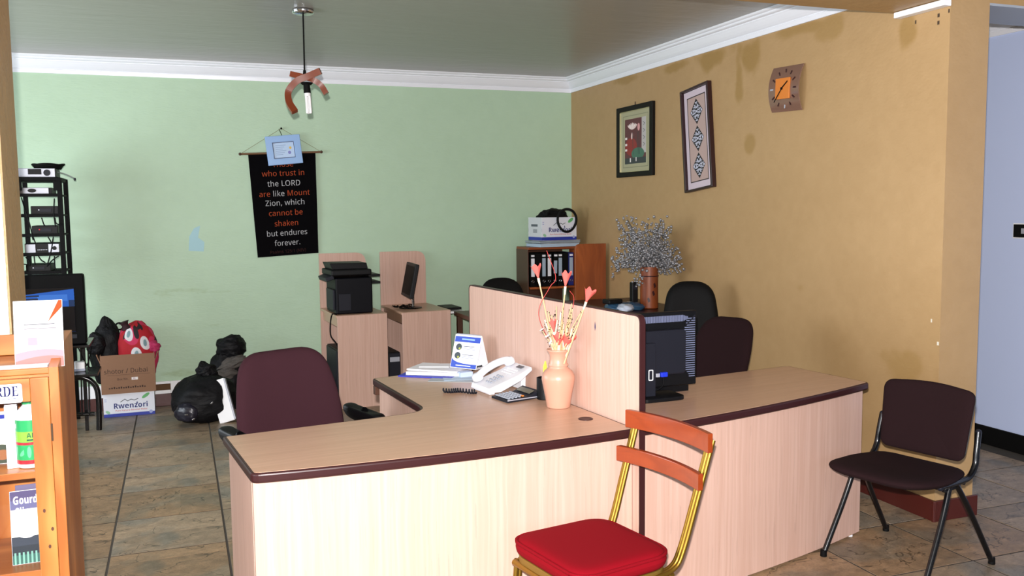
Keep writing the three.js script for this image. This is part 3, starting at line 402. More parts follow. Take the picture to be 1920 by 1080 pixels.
{ // dark fabric visitor chair
  const t = thing('visitor_chair', 'black tubular visitor chair with dark brown seat and back beside the tan wall', 'chair', [3.08, 0, -3.165], -Math.PI / 2 + 0.26);
  const seat = roundPoly([[-0.21, -0.19], [0.21, -0.19], [0.265, 0.05], [0.225, 0.29], [-0.225, 0.29], [-0.265, 0.05]], [0.09, 0.09, 0.1, 0.12, 0.12, 0.1], 8);
  const flip = g => { g.rotateX(Math.PI / 2); g.scale(1, -1, 1); const a = g.index.array; for (let i = 0; i < a.length; i += 3) { const q = a[i]; a[i] = a[i + 1]; a[i + 1] = q; } g.computeVertexNormals(); return g; };
  mesh(t, 'seat', flip(pillow(seat, 0.05, (x, y) => 0.02 * Math.max(0, y - 0.1) * 4 * 1 - 0.01 * (1 - (x / 0.25) ** 2), 12, 8)), M.brownCloth, [0, 0.443, 0.01]);
  mesh(t, 'seat_shell', flip(pillow(seat.map(([x, y]) => [x * 0.97, y * 0.97]), 0.03, () => 0, 6, 6)), M.plastic, [0, 0.44, 0]);
  const back = roundPoly([[-0.205, -0.15], [0.205, -0.15], [0.225, 0.17], [0, 0.195], [-0.225, 0.17]], [0.045, 0.045, 0.05, 0.2, 0.05], 8);
  const bg = pillow(back, 0.042, (x, y) => 0.55 * x * x, 12, 8); mesh(t, 'backrest', bg, M.brownCloth, [0, 0.63, -0.185], [-0.2, 0, 0]);
  mesh(t, 'back_shell', pillow(back.map(([x, y]) => [x * 0.98, y * 0.98]), 0.024, (x, y) => 0.55 * x * x, 8, 6), M.plastic, [0, 0.628, -0.203], [-0.2, 0, 0]);
  for (const s of [-1, 1]) {
    mesh(t, 'frame_tube', tube([[s * 0.232, 0.425, 0.1], [s * 0.236, 0.425, -0.06], [s * 0.24, 0.435, -0.125], [s * 0.242, 0.48, -0.165], [s * 0.24, 0.54, -0.178], [s * 0.236, 0.625, -0.197]], 0.0135, 50, 12), M.steelBlack);
    mesh(t, 'tube_cap', new THREE.SphereGeometry(0.0145, 12, 8), M.plasticGrey, [s * 0.232, 0.425, 0.1]); mesh(t, 'tube_cap', new THREE.SphereGeometry(0.0138, 12, 8), M.plasticGrey, [s * 0.236, 0.625, -0.197]);
    const leg = (a, b, c) => { const L = mesh(t, 'leg', tube([a, b, c], 0.0125, 24, 12), M.steelBlack); mesh(L, 'rubber_foot', cyl(0.0145, 0.0155, 0.03, 12), M.black, [c[0], 0.0155, c[2]]); };
    leg([s * 0.23, 0.42, 0.02], [s * 0.238, 0.25, 0.1], [s * 0.248, 0.012, 0.235]); leg([s * 0.23, 0.42, -0.03], [s * 0.25, 0.28, -0.12], [s * 0.265, 0.012, -0.3]);
    mesh(t, 'bracket', rbx(0.02, 0.04, 0.13, 0.006), M.plastic, [s * 0.226, 0.415, 0]);
  }
  mesh(t, 'cross_bar', rod(V(-0.232, 0.41, 0.06), V(0.232, 0.41, 0.06), 0.011), M.steelBlack); mesh(t, 'cross_bar', rod(V(-0.232, 0.41, -0.1), V(0.232, 0.41, -0.1), 0.011), M.steelBlack);
}
function swivel(label, p, turn, o) {                              // office chair on a five-star base; o: cloth, back outline, back height, lean, arms
  const t = thing('office_chair', label, 'chair', p, turn);
  const flip = g => { g.rotateX(Math.PI / 2); g.scale(1, -1, 1); const a = g.index.array; for (let i = 0; i < a.length; i += 3) { const q = a[i]; a[i] = a[i + 1]; a[i + 1] = q; } g.computeVertexNormals(); return g; };
  mesh(t, 'seat', flip(pillow(rounded(o.sw || 0.5, 0.48, 0.14, 8), 0.09, () => 0, 10, 8)), o.cloth, [0, o.sh || 0.48, 0.03]);
  mesh(t, 'backrest', pillow(o.back, o.th || 0.07, (x, y) => 0.5 * x * x - 0.15 * (y + 0.05) ** 2, 14, 9, 0.6), o.cloth, [0, o.by, -0.24], [-o.lean, 0, 0]);
  mesh(t, 'back_bar', tube([[0, (o.sh || 0.48) - 0.04, -0.1], [0, (o.sh || 0.48) - 0.03, -0.26], [0, o.by - 0.1, -0.3], [0, o.by, -0.285 ]], 0.02, 24, 10), M.plastic);
  mesh(t, 'gas_column', cyl(0.028, 0.034, 0.33, 16), M.steelBlack, [0, 0.26, 0.03]);
  for (let i = 0; i < 5; i++) { const a = i / 5 * Math.PI * 2 + 0.3, L = mesh(t, 'base_leg', tube([[0, 0.13, 0.03], [Math.sin(a) * 0.15, 0.11, 0.03 + Math.cos(a) * 0.15], [Math.sin(a) * 0.29, 0.075, 0.03 + Math.cos(a) * 0.29]], 0.018, 10, 8), M.plastic); mesh(L, 'castor', cyl(0.028, 0.028, 0.04, 16), M.plastic, [Math.sin(a) * 0.29, 0.0285, 0.03 + Math.cos(a) * 0.29], [Math.PI / 2, 0, a]); }
  if (o.arms) for (const s of [-1, 1]) {
    const A = mesh(t, 'armrest', flip(pillow(roundPoly([[-0.036, -0.16], [0.036, -0.16], [0.032, 0.14], [-0.032, 0.14]], 0.034, 6), 0.06, (x, y) => 1.1 * (y - 0.02) ** 2 - 0.02, 8, 6)), M.plastic, [s * o.arms[0], o.arms[1], o.arms[2]]);
    mesh(t, 'arm_support', tube([[s * (o.arms[0] - 0.07), (o.sh || 0.48) - 0.05, 0], [s * o.arms[0], (o.sh || 0.48) - 0.04, o.arms[2] - 0.02], [s * o.arms[0], o.arms[1] - 0.03, o.arms[2] - 0.04], [s * o.arms[0], o.arms[1] + 0.02, o.arms[2]]], 0.016, 20, 8), M.plastic);
  }
  return t;
}
{
  const wide = roundPoly([[-0.285, -0.28], [0.285, -0.28], [0.275, 0.02], [0.215, 0.255], [-0.215, 0.255], [-0.275, 0.02]], [0.1, 0.1, 0.15, 0.13, 0.13, 0.15], 8);
  const c = onZ(536, 725, -4.33);
  swivel('plum brown fabric office chair with black arms at the reception desk', [c.x + 0.095, 0, -4.12], 0.42, { cloth: M.plum, back: wide, by: 0.735, lean: 0.17, arms: [0.33, 0.655, -0.06], th: 0.08 });
  const oval = roundPoly([[-0.2, -0.24], [0.2, -0.24], [0.22, 0.05], [0.15, 0.25], [-0.15, 0.25], [-0.22, 0.05]], [0.1, 0.1, 0.15, 0.14, 0.14, 0.15], 8);
  const b1 = onZ(957, 522, -5.9); swivel('black office chair with rounded top just showing behind the partition', [b1.x, 0, -5.7], 0.2, { cloth: M.leather, back: roundPoly([[-0.2, -0.25], [0.2, -0.25], [0.17, 0.25], [-0.17, 0.25]], [0.1, 0.1, 0.15, 0.15], 8), by: b1.y - 0.245, lean: 0.12 });
  const b2 = onZ(1288, 530, -5.4); swivel('black leather high-backed office chair between berry vase and tan wall', [b2.x - 0.09, 0, -5.18], -0.5, { cloth: M.leather, back: roundPoly([[-0.19, -0.3], [0.19, -0.3], [0.2, 0.0], [0.15, 0.3], [-0.15, 0.3], [-0.2, 0]], [0.08, 0.08, 0.15, 0.13, 0.13, 0.15], 8), by: b2.y - 0.29, lean: 0.08, th: 0.1 });
  const b3 = onZ(1385, 598, -4.45); swivel('dark brown fabric office chair leaning back behind the office desk', [b3.x - 0.3, 0, -4.38], -1.1, { cloth: M.brownCloth, back: roundPoly([[-0.2, -0.22], [0.2, -0.22], [0.2, 0.0], [0.15, 0.22], [-0.15, 0.22], [-0.2, 0]], [0.09, 0.09, 0.12, 0.1, 0.1, 0.12], 8), by: b3.y - 0.19, lean: 0.5 });
}
// ---------------------------------------------------------------- computer carrels against the green wall
const CH = 0.78;
function carrel(label, x0, x1, flatLeft) {
  const w = x1 - x0, t = thing('computer_carrel', label, 'desk', [(x0 + x1) / 2, 0, -7.71], 0.055), hw = w / 2;
  mesh(t, 'side_panel', wb(w, CH - 0.002, 0.018), M.beech, [0, (CH - 0.002) / 2, 0.33]);
  const s = shapeOf(roundPoly([[-hw, 0.002], [hw, 0.002], [hw, 1.262], [-hw, 1.262]], [0, 0, 0.1, 0.008], 8)); mesh(t, 'tall_panel', uvm(extr(s, 0.018), 1, false, rnd(), 0), M.beech, [0, 0, -0.35]);
  mesh(t, 'desk_surface', wb(w + 0.01, 0.02, 0.655, 0.003, true), M.top, [0, CH - 0.01, -0.005]);
  mesh(t, 'apron', wb(0.018, 0.085, 0.64), M.top, [-hw + 0.03, CH - 0.063, -0.005]);
  mesh(t, 'back_rail', wb(0.018, 0.3, 0.64), M.beech, [hw - 0.02, CH - 0.17, -0.005]);
  mesh(t, 'low_shelf', wb(w - 0.04, 0.02, 0.64, 0.003, true), M.beech, [0, 0.1, -0.005]);
  return t;
}
{
  carrel('beech computer carrel carrying the black printer', 1.178, 1.598); carrel('beech computer carrel carrying the flat monitor seen edge-on', 1.722, 2.152);
  { // printer
    const p = onY(655, 584, CH), t = thing('office_printer', 'black multifunction printer standing on the carrel', 'printer', [p.x - 0.02, CH + 0.001, -7.62], 0.06);
    mesh(t, 'body', rbx(0.31, 0.3, 0.36, 0.012), phy(0x05050c, 0.5, { specularIntensity: 0.35 }), [0.02, 0.152, 0]); mesh(t, 'scanner_lid', rbx(0.34, 0.05, 0.38, 0.012), M.plastic, [0.0, 0.345, 0]); mesh(t, 'feeder', extr(shapeOf([[-0.15, 0], [0.15, 0], [0.14, 0.05], [-0.17, 0.055]]), 0.28, 0.006).translate(0, 0, -0.14), M.plastic, [0.0, 0.37, 0]);
    mesh(t, 'control_panel', rbx(0.07, 0.035, 0.3, 0.006), M.plasticGrey, [-0.175, 0.3, 0.01], [0, 0, 0.35]); mesh(t, 'paper_tray', rbx(0.1, 0.02, 0.25, 0.004), M.plastic, [0.21, 0.31, 0]); mesh(t, 'paper_tray', rbx(0.1, 0.018, 0.22, 0.004), M.plastic, [0.215, 0.25, 0]);
    mesh(t, 'front_cover', rbx(0.02, 0.17, 0.26, 0.006), M.plasticGrey, [-0.143, 0.12, 0.02]); mesh(t, 'side_vent', rbx(0.1, 0.14, 0.006, 0.003, 1), M.plasticGrey, [-0.06, 0.1, 0.182]);
    const c = thing('power_cable', 'black power cable hanging from the printer down the carrel side', 'cable', [p.x - 0.17, 0.3, -7.45], 0); mesh(c, 'wire', tube([[0.03, CH - 0.295, 0.02], [-0.015, CH - 0.3, 0.03], [-0.03, 0.32, 0.04], [0.03, 0.2, 0.05], [0.04, -0.1, 0.02], [0.02, -0.28, -0.05]], 0.006, 40, 6), M.black);
  }
  { // monitor edge-on
    const p = onY(762, 576, CH), t = thing('flat_monitor', 'slim black monitor seen edge-on on the carrel', 'monitor', [p.x + 0.02, CH + 0.001, -7.68], -Math.PI / 2 - 0.06);
    mesh(t, 'bezel', rbx(0.42, 0.3, 0.035, 0.006), M.plastic, [0, 0.245, 0], [-0.2, 0, 0]); mesh(t, 'screen', new THREE.PlaneGeometry(0.38, 0.25), M.dark, [0, 0.2487, 0.0185], [-0.2, 0, 0]);
    mesh(t, 'neck', rbx(0.05, 0.12, 0.02, 0.005), M.chrome, [0, 0.07, -0.02]); mesh(t, 'base', lathe([[0, 0], [0.1, 0], [0.1, 0.008], [0.04, 0.018], [0, 0.02]], 32), M.steelBlack);
    const k = onY(720, 576, CH), c = thing('power_cable', 'tangled black cables behind the slim monitor on the carrel', 'cable', [k.x + 0.06, CH + 0.001, -7.66], 0);
    for (let i = 0; i < 3; i++) { const q = []; for (let j = 0; j < 9; j++) q.push([lerp(-0.02, 0.17, j / 8) + rnd(-0.015, 0.015), 0.006 + rnd(0, 0.03), rnd(-0.05, 0.05)]); mesh(c, 'wire', tube(q, 0.004, 50, 5), M.black); }
  }
  const kt = thing('keyboard_tray', 'small dark laptop and white tray sticking out past the right carrel', 'tray', [2.24, CH - 0.012, -7.72], 0.055); mesh(kt, 'tray', rbx(0.16, 0.02, 0.34, 0.003, 1), M.white, [0.02, -0.03, 0.02]); mesh(kt, 'laptop', rbx(0.14, 0.02, 0.26, 0.004, 1), M.plastic, [0.01, 0.0, 0.02]);
  { const p = thing('computer_tower', 'black computer tower standing between the two carrels', 'computer', [1.655, 0.001, -7.62], 0.055); mesh(p, 'case', rbx(0.1, 0.44, 0.42, 0.006), M.plastic, [0.01, 0.22, 0]); mesh(p, 'front_bezel', rbx(0.098, 0.42, 0.012, 0.004), M.plasticGrey, [0.01, 0.22, 0.214]); mesh(p, 'drive_cover', rbx(0.085, 0.04, 0.006, 0.002, 1), M.silver, [0.01, 0.38, 0.221]); }
  { const p = thing('computer_tower', 'black computer tower in the left opening of the printer carrel', 'computer', [1.275, 0.121, -7.66], 0.055); mesh(p, 'case', rbx(0.18, 0.36, 0.42, 0.006), M.plastic, [0.01, 0.18, 0]); mesh(p, 'front_bezel', rbx(0.012, 0.34, 0.4, 0.004), M.plasticGrey, [-0.083, 0.18, 0]); }
  { const a = onZ(872, 592, -7.2), t = thing('side_table', 'dark wooden side table half hidden behind the partition', 'table', [a.x + 0.3, 0, -7.25], 0); mesh(t, 'tabletop', rbx(0.62, 0.035, 0.5, 0.004), M.umber, [0, a.y - 0.01, 0]); for (const [sx, sz] of [[-1, 1], [1, 1], [-1, -1], [1, -1]]) mesh(t, 'leg', wb(0.045, a.y - 0.03, 0.045), M.umber, [sx * 0.27, (a.y - 0.03) / 2, sz * 0.21]); }
}
// ---------------------------------------------------------------- corner bookcase, water carton, binders
function rwenzori(t, w, h, d, flat = false) {                     // printed carton: white walls, blue foot, name in bold
  const print = wide => canvasTex(512, Math.round(512 * h / wide), (g, W, H) => {
    g.fillStyle = '#dfe3ee'; g.fillRect(0, 0, W, H); g.fillStyle = '#22359c'; g.fillRect(0, H * 0.86, W, H * 0.14);
    g.fillStyle = '#5fae6a'; g.beginPath(); g.ellipse(W * 0.83, H * 0.14, W * 0.09, H * 0.07, -0.6, 0, 7); g.fill(); g.globalAlpha = 0.6; g.beginPath(); g.ellipse(W * 0.08, H * 0.78, W * 0.05, H * 0.06, 0.6, 0, 7); g.fill(); g.globalAlpha = 1;
    g.strokeStyle = '#26303e'; g.lineWidth = W * 0.013; g.beginPath(); g.moveTo(W * 0.33, H * 0.36); g.lineTo(W * 0.42, H * 0.24); g.lineTo(W * 0.47, H * 0.33); g.lineTo(W * 0.54, H * 0.26); g.lineTo(W * 0.6, H * 0.31); g.lineTo(W * 0.68, H * 0.25); g.stroke();
    g.fillStyle = '#1f2a70'; g.font = `bold ${Math.round(W * 0.155)}px sans-serif`; g.textAlign = 'center'; g.fillText('Rwenzori', W * 0.53, H * 0.64);
    g.beginPath(); g.moveTo(W * 0.655, H * 0.36); g.lineTo(W * 0.675, H * 0.46); g.lineTo(W * 0.635, H * 0.46); g.fill();
    g.fillStyle = '#c2443f'; g.font = `${Math.round(W * 0.05)}px sans-serif`; g.fillText('Pure Natural Mineral Water', W * 0.54, H * 0.77); g.fillStyle = '#9aa6d4'; g.beginPath(); g.arc(W * 0.92, H * 0.87, W * 0.035, 0, 7); g.fill(); g.fillRect(W * 0.02, H * 0.2, W * 0.045, H * 0.03); g.fillRect(W * 0.02, H * 0.28, W * 0.045, H * 0.03);
  });
  const a = std(0xffffff, 0.45, { map: print(w) }), b = std(0xffffff, 0.45, { map: canvasTex(256, 160, (g, W, H) => { g.fillStyle = '#cfd2d8'; g.fillRect(0, 0, W, H); g.fillStyle = '#22359c'; g.fillRect(0, H * 0.86, W, H * 0.14); g.fillStyle = '#555c68'; g.fillRect(W * 0.2, H * 0.3, W * 0.5, 16); for (let i = 0; i < 9; i++) g.fillRect(W * 0.35 + i * 9, H * 0.52, 5, 26); }) });
  const th = 0.006;
  mesh(t, 'front_side', box(w, h, th), a, [0, h / 2, d / 2 - th / 2]); mesh(t, 'rear_side', box(w, h, th), a, [0, h / 2, -d / 2 + th / 2]);
  for (const s of [-1, 1]) mesh(t, 'end_side', box(th, h, d - 2 * th), b, [s * (w / 2 - th / 2), h / 2, 0]);
  mesh(t, 'bottom', box(w - 2 * th, th, d - 2 * th), M.card, [0, th / 2, 0]); if (flat) mesh(t, 'lid', box(w, th, d), M.paper, [0, h + th / 2, 0]);
}
{
  const zf = -7.72, L = onZ(991, 474, zf), R = onZ(1079, 474, zf), w = R.x - L.x, cx = (L.x + R.x) / 2, top = onZ(1040, 463, zf).y, t = thing('corner_bookcase', 'rust brown wooden bookcase full of binders in the room corner', 'bookcase', [cx, 0, zf - 0.16], 0);
  mesh(t, 'side_board', wb(0.01, top - 0.02, 0.3), M.umber, [-w / 2 + 0.0, (top - 0.02) / 2, 0.0]); mesh(t, 'shelf', wb(w, 0.022, 0.31, 0.003, true), M.rust, [0, top - 0.011, 0]); mesh(t, 'rear_board', wb(w, top - 0.03, 0.01), M.umber, [0, (top - 0.03) / 2, -0.15]);
  for (const y of [0.3, 0.6]) mesh(t, 'shelf', wb(w - 0.02, 0.022, 0.3, 0.003, true), M.rust, [0.01, y, 0]); mesh(t, 'shelf', wb(w - 0.02, 0.022, 0.3, 0.003, true), M.rust, [0.01, 0.9, 0]);
  const p0 = onZ(1079, 470, -7.27), p1 = onZ(1136, 470, -7.27), pw = Math.min(p1.x, XR - 0.004) - p0.x, ph = onZ(1110, 457, -7.27).y;
  mesh(t, 'end_board', uvm(extr(shapeOf(roundPoly([[0, 0.002], [pw, 0.002], [pw, ph], [0, ph]], [0, 0, 0, 0.05], 8)), 0.022, 0.002), 1), M.rust, [p0.x - cx, 0, 0.588]); mesh(t, 'end_wall', wb(0.02, top - 0.03, 0.58), M.rust, [w / 2 + 0.012, (top - 0.03) / 2, 0.295]);
  const n = 8, bw = (w - 0.03) / n, lab = [1, 0, 1, 1, 0, 1, 0, 1];
  const labels = ['black binder with pale label at the left end of the bookcase shelf', 'black binder without label, second from the bookcase left side', 'black binder with pale blue label, third along the shelf', 'black binder with pale blue label, fourth along the shelf', 'black binder leaning askew in the middle of the shelf', 'black binder with narrow white label, sixth along the shelf', 'plain black binder beside the blue binder', 'blue binder with white label at the right end of the shelf'];
  for (let i = 0; i < n; i++) {
    const b = thing('ring_binder', labels[i], 'binder', [cx - w / 2 + 0.022 + bw * (i + 0.5), 0.912, zf - 0.14], 0, 'binders on the corner bookcase'); const lean = i === 4 ? 0.03 : 0; b.rotation.z = -lean;
    mesh(b, 'cover', rbx(bw - (i === 4 ? 0.018 : 0.004), 0.31, 0.24, 0.003, 1), i === 7 ? std(0x15206e, 0.5) : M.black, [0, 0.156, 0]); if (lab[i] || i === 4) { mesh(b, 'spine_label', rbx(bw * 0.62, i === 4 ? 0.12 : 0.17, 0.002, 0.0008, 1), i % 3 ? std(0x9fb0bf, 0.6) : M.paper, [0, 0.18, 0.121]); mesh(b, 'label_tip', rbx(bw * 0.6, 0.018, 0.002, 0.0008, 1), M.paper, [0, 0.288, 0.121]); } mesh(b, 'finger_ring', new THREE.TorusGeometry(0.011, 0.003, 6, 16), M.chrome, [0, 0.05, 0.121]);
  }
  let h = top + 0.001; const stack = [['stack of grey papers lying flat on the bookcase', M.paperBlue, 0.42, 0.03], ['crumpled clear plastic folder between papers and water carton', std(0x8c98a2, 0.25), 0.44, 0.02]];
  for (const [lb, m, ww, th] of stack) { const q = thing('paper_stack', lb, 'papers', [cx + 0.06, h, zf - 0.13], 0.12); mesh(q, 'sheets', rbx(ww, th, 0.28, 0.003, 1), m, [0, th / 2, 0]); mesh(q, 'top_sheet', rbx(ww * 0.9, 0.003, 0.25, 0.001, 1), M.paper, [0.03, th + 0.002, 0.01], [0, 0.2, 0.0]); h += th + 0.006; }
  const bz = zf - 0.1, A = onZ(1014, 408, bz + 0.12), B = onZ(1083, 442, bz + 0.12), ww = B.x - A.x, hh = A.y - h;
  const c = thing('water_carton', 'white and blue water carton with black bag, on top of the bookcase', 'carton', [(A.x + B.x) / 2 - 0.02, h + 0.001, bz], 0.12); rwenzori(c, ww, Math.max(0.16, hh), 0.26);
  const bag = thing('camera_bag', 'black bag with looped strap stuffed in the carton on the bookcase', 'bag', [(A.x + B.x) / 2 - 0.02, h + 0.05, bz], 0.12); const bh = hh - 0.05;
  mesh(bag, 'body', blob(ww * 0.46, 0.13, 0.1, 5, 0.2, 3), M.nylon, [0, bh - 0.14, 0]); const lp = []; for (let i = 0; i < 16; i++) { const w = i / 16 * Math.PI * 2; lp.push([ww * 0.2 + 0.1 * Math.cos(w), bh - 0.03 + 0.105 * Math.sin(w), 0.145 + 0.008 * Math.sin(w * 2)]); } mesh(bag, 'strap', tube(lp, 0.012, 60, 8, true), M.nylon);
  mesh(bag, 'handle', tube([[-ww * 0.3, bh + 0.0, 0.06], [-ww * 0.15, bh + 0.06, 0.05], [ww * 0.1, bh + 0.05, 0.05], [ww * 0.3, bh + 0.03, 0.06]], 0.014, 30, 8), M.nylon);
}
// ---------------------------------------------------------------- low cabinet by the tan wall with berry vase
{
  const z = -6.05, b = onZ(1217, 578, z), t = thing('low_cabinet', 'dark brown low cabinet under the vase of silver berries', 'cabinet', [3.28, 0, -6.2], 0), h = b.y;
  mesh(t, 'cabinet_top', rbx(0.68, 0.03, 1.3, 0.004), M.rim, [0, h - 0.015, 0]); mesh(t, 'body', wb(0.64, h - 0.04, 1.24), M.umber, [0.01, (h - 0.04) / 2, 0]); for (const s of [-1, 1]) { const d = mesh(t, 'door', wb(0.012, h - 0.1, 0.6), M.umber, [-0.318, (h - 0.04) / 2, s * 0.305]); mesh(d, 'knob', new THREE.SphereGeometry(0.012, 10, 8), M.silver, [-0.016, 0.1, -s * 0.24]); }
  const v = thing('berry_vase', 'bamboo vase with sprays of silvery berries on the dark cabinet', 'vase', [b.x, h + 0.0005, z], 0), H = onZ(1217, 500, z).y - h, R = 0.068;
  mesh(v, 'bamboo_tube', lathe([[0, 0.002], [R, 0], [R * 1.02, 0.01], [R, H * 0.5], [R * 1.01, H], [R * 0.85, H], [R * 0.84, 0.02], [0, 0.02]], 32), M.bamboo); mesh(v, 'binding', new THREE.TorusGeometry(R * 1.02, 0.004, 6, 32), M.rim, [0, H * 0.78, 0], [Math.PI / 2, 0, 0]);
  for (const [x, y] of [[0.02, 0.12], [-0.015, 0.07], [0.03, 0.18]]) mesh(v, 'carved_mark', extr(shapeOf(roundPoly([[-0.01, -0.02], [0.01, -0.012], [0.006, 0.02], [-0.008, 0.014]], 0.005)), 0.003), M.rim, [x - 0.02, y, Math.sqrt(R * R - (x - 0.02) ** 2) - 0.001], [0, Math.asin((x - 0.02) / R), 0.3]);
  const tips = [[1160, 475], [1152, 510], [1152, 492], [1165, 450], [1177, 412], [1185, 425], [1160, 420], [1195, 450], [1205, 470], [1215, 420], [1217, 440], [1228, 455], [1240, 412], [1236, 432], [1250, 430], [1272, 437], [1265, 455], [1278, 470], [1283, 490], [1275, 500], [1255, 505], [1262, 480], [1190, 480], [1175, 490], [1240, 480], [1225, 478], [1205, 490], [1180, 465], [1245, 460], [1192, 535], [1250, 490], [1170, 500]];
  for (const [px, py] of tips) {
    const dz = rnd(-0.16, 0.16); const a = onZ(px, py, z + dz).sub(v.position); a.x = Math.min(a.x, XR - 0.06 - v.position.x); const b0 = V(rnd(-0.03, 0.03), H - 0.05, rnd(-0.03, 0.03)), low = py > 505, mid = b0.clone().lerp(a, 0.5).add(V(0, low ? 0.09 : 0.03, 0)); if (low) b0.y = H - 0.01;
    const cv = new THREE.CatmullRomCurve3([b0, mid, a]), w = mesh(v, 'berry_spray', new THREE.TubeGeometry(cv, 12, 0.0025, 5), M.twigGrey), gs = [], n = low ? 34 : 52;
    for (let i = 0; i < n; i++) { const q = cv.getPoint(lerp(0.35, 1, i / (n - 1))).add(V(rnd(-1, 1), rnd(-1, 1), rnd(-1, 1)).multiplyScalar(0.045)), g = new THREE.IcosahedronGeometry(rnd(0.0075, 0.0115), 1); g.translate(q.x, q.y, q.z); gs.push(g); }
    mesh(w, 'berries', mergeGeometries(gs), M.berry).userData.kind = 'stuff';
  }
  const p = thing('plastic_wrap', 'crumpled blue and white plastic packets beside the bamboo vase', 'packets', [b.x - 0.22, h + 0.0005, z + 0.02], 0.2); for (let i = 0; i < 6; i++) mesh(p, 'packet', blob(rnd(0.07, 0.11), 0.035, rnd(0.05, 0.08), 40 + i, 0.3, 4, -0.6, 18), i % 2 ? phy(0xc9d3e4, 0.25) : phy(0x2b4a66, 0.25), [rnd(-0.12, 0.12), 0.0, rnd(-0.08, 0.08)], [0, rnd(0, 3), 0]);
  mesh(p, 'black_case', rbx(0.13, 0.035, 0.09, 0.01), M.plastic, [-0.1, 0.07, -0.02]);
  const q = thing('small_speaker', 'small black device standing close behind the bamboo vase', 'device', [b.x - 0.1, h + 0.0005, z - 0.06], 0); mesh(q, 'case', rbx(0.05, 0.2, 0.05, 0.008), M.plastic, [0, 0.1, 0]); mesh(q, 'grille', cyl(0.018, 0.018, 0.004, 16), M.plasticGrey, [0, 0.16, 0.0265], [Math.PI / 2, 0, 0]);
}
// ---------------------------------------------------------------- pictures and clock on the tan wall
const wallR = -Math.PI / 2;
function onRight(pts) { return pts.map(([x, y]) => onX(x, y, XR - 0.015)); }
{
  const [a, b, c, d] = onRight([[1158, 203], [1225, 190], [1226, 330], [1158, 332]]), w = (b.z - a.z + c.z - d.z) / 2, h = (a.y - d.y + b.y - c.y) / 2;
  const t = thing('framed_picture', 'dark framed picture of pink water lilies on the tan wall', 'picture', [XR - 0.001, (a.y + b.y + c.y + d.y) / 4, (a.z + b.z + c.z + d.z) / 4], wallR);
  const s = shapeOf(rounded(w, h, 0.008, 3)); s.holes.push(shapeOf(rounded(w * 0.84, h * 0.86, 0.008, 3))); mesh(t, 'frame', extr(s, 0.022, 0.004), phy(0x100b08, 0.55, { specularIntensity: 0.4 }), [0, 0, 0.002]);
  const s2 = shapeOf(rounded(w * 0.85, h * 0.87, 0.004, 3)); s2.holes.push(shapeOf(rounded(w * 0.82, h * 0.845, 0.004, 3))); mesh(t, 'gilt_slip', extr(s2, 0.018, 0.001), std(0xbdb48a, 0.3, { metalness: 0.5 }), [0, 0, 0.002]);
  const tex = canvasTex(256, 320, (g, W, H) => { g.fillStyle = '#a6a283'; g.fillRect(0, 0, W, H); g.strokeStyle = '#7a7a62'; g.lineWidth = 3; g.strokeRect(22, 24, W - 44, H - 48); const X = 38, Y = 42, w2 = W - 76, h2 = H - 84; g.fillStyle = '#5b2430'; g.fillRect(X, Y, w2, h2); g.fillStyle = '#b9b3b2'; g.fillRect(X + w2 * 0.8, Y, w2 * 0.2, h2 * 0.78);
    g.fillStyle = '#8b1c22'; g.beginPath(); g.ellipse(X + w2 * 0.3, Y + h2 * 0.62, w2 * 0.28, h2 * 0.2, 0.2, 0, 7); g.fill(); g.fillStyle = '#3f6b58'; g.beginPath(); g.ellipse(X + w2 * 0.62, Y + h2 * 0.78, w2 * 0.3, h2 * 0.13, 0, 0, 7); g.fill(); g.fillStyle = '#2b3038'; g.fillRect(X, Y + h2 * 0.87, w2, h2 * 0.13);
    const fl = (x, y, r) => { for (let i = -3; i <= 3; i++) { g.fillStyle = i % 2 ? '#e4c9c6' : '#efe2dd'; g.beginPath(); g.ellipse(x + i * r * 0.28, y - Math.abs(i) * -r * 0.05, r * 0.2, r * 0.62, i * 0.32, 0, 7); g.fill(); } }; fl(X + w2 * 0.36, Y + h2 * 0.16, 30); g.fillStyle = '#d99a9e'; g.beginPath(); g.ellipse(X + w2 * 0.66, Y + h2 * 0.2, 10, 20, 0, 0, 7); g.fill(); g.fillStyle = '#e8c4c0'; g.beginPath(); g.ellipse(X + w2 * 0.34, Y + h2 * 0.38, 8, 18, 0.1, 0, 7); g.fill(); for (const y of [0.4, 0.54, 0.66]) { g.fillStyle = '#e6dcda'; g.fillRect(X + 2, Y + h2 * y, 18, 12); } g.strokeStyle = '#26343a'; g.lineWidth = 3; for (const q of [0.36, 0.6, 0.66]) { g.beginPath(); g.moveTo(X + w2 * q, Y + h2 * 0.3); g.lineTo(X + w2 * (q + 0.05), Y + h2 * 0.8); g.stroke(); } g.fillStyle = '#e6dcda'; g.fillRect(X + w2 * 0.24, Y + h2 * 0.87, 10, 22); g.fillRect(X + w2 * 0.52, Y + h2 * 0.86, 8, 22); g.strokeStyle = '#55525a'; for (const y of [0.1, 0.25, 0.4, 0.55]) { g.beginPath(); g.moveTo(X + w2 * 0.86, Y + h2 * y); g.lineTo(X + w2 * 0.94, Y + h2 * (y + 0.04)); g.lineTo(X + w2 * 0.88, Y + h2 * (y + 0.08)); g.stroke(); } });
  mesh(t, 'print', box(w * 0.83, h * 0.855, 0.006), std(0xffffff, 0.35, { map: tex }), [0, 0, 0.008]); mesh(t, 'hook', cyl(0.004, 0.004, 0.03, 8), M.rim, [0, h / 2 + 0.012, 0.012]);
}
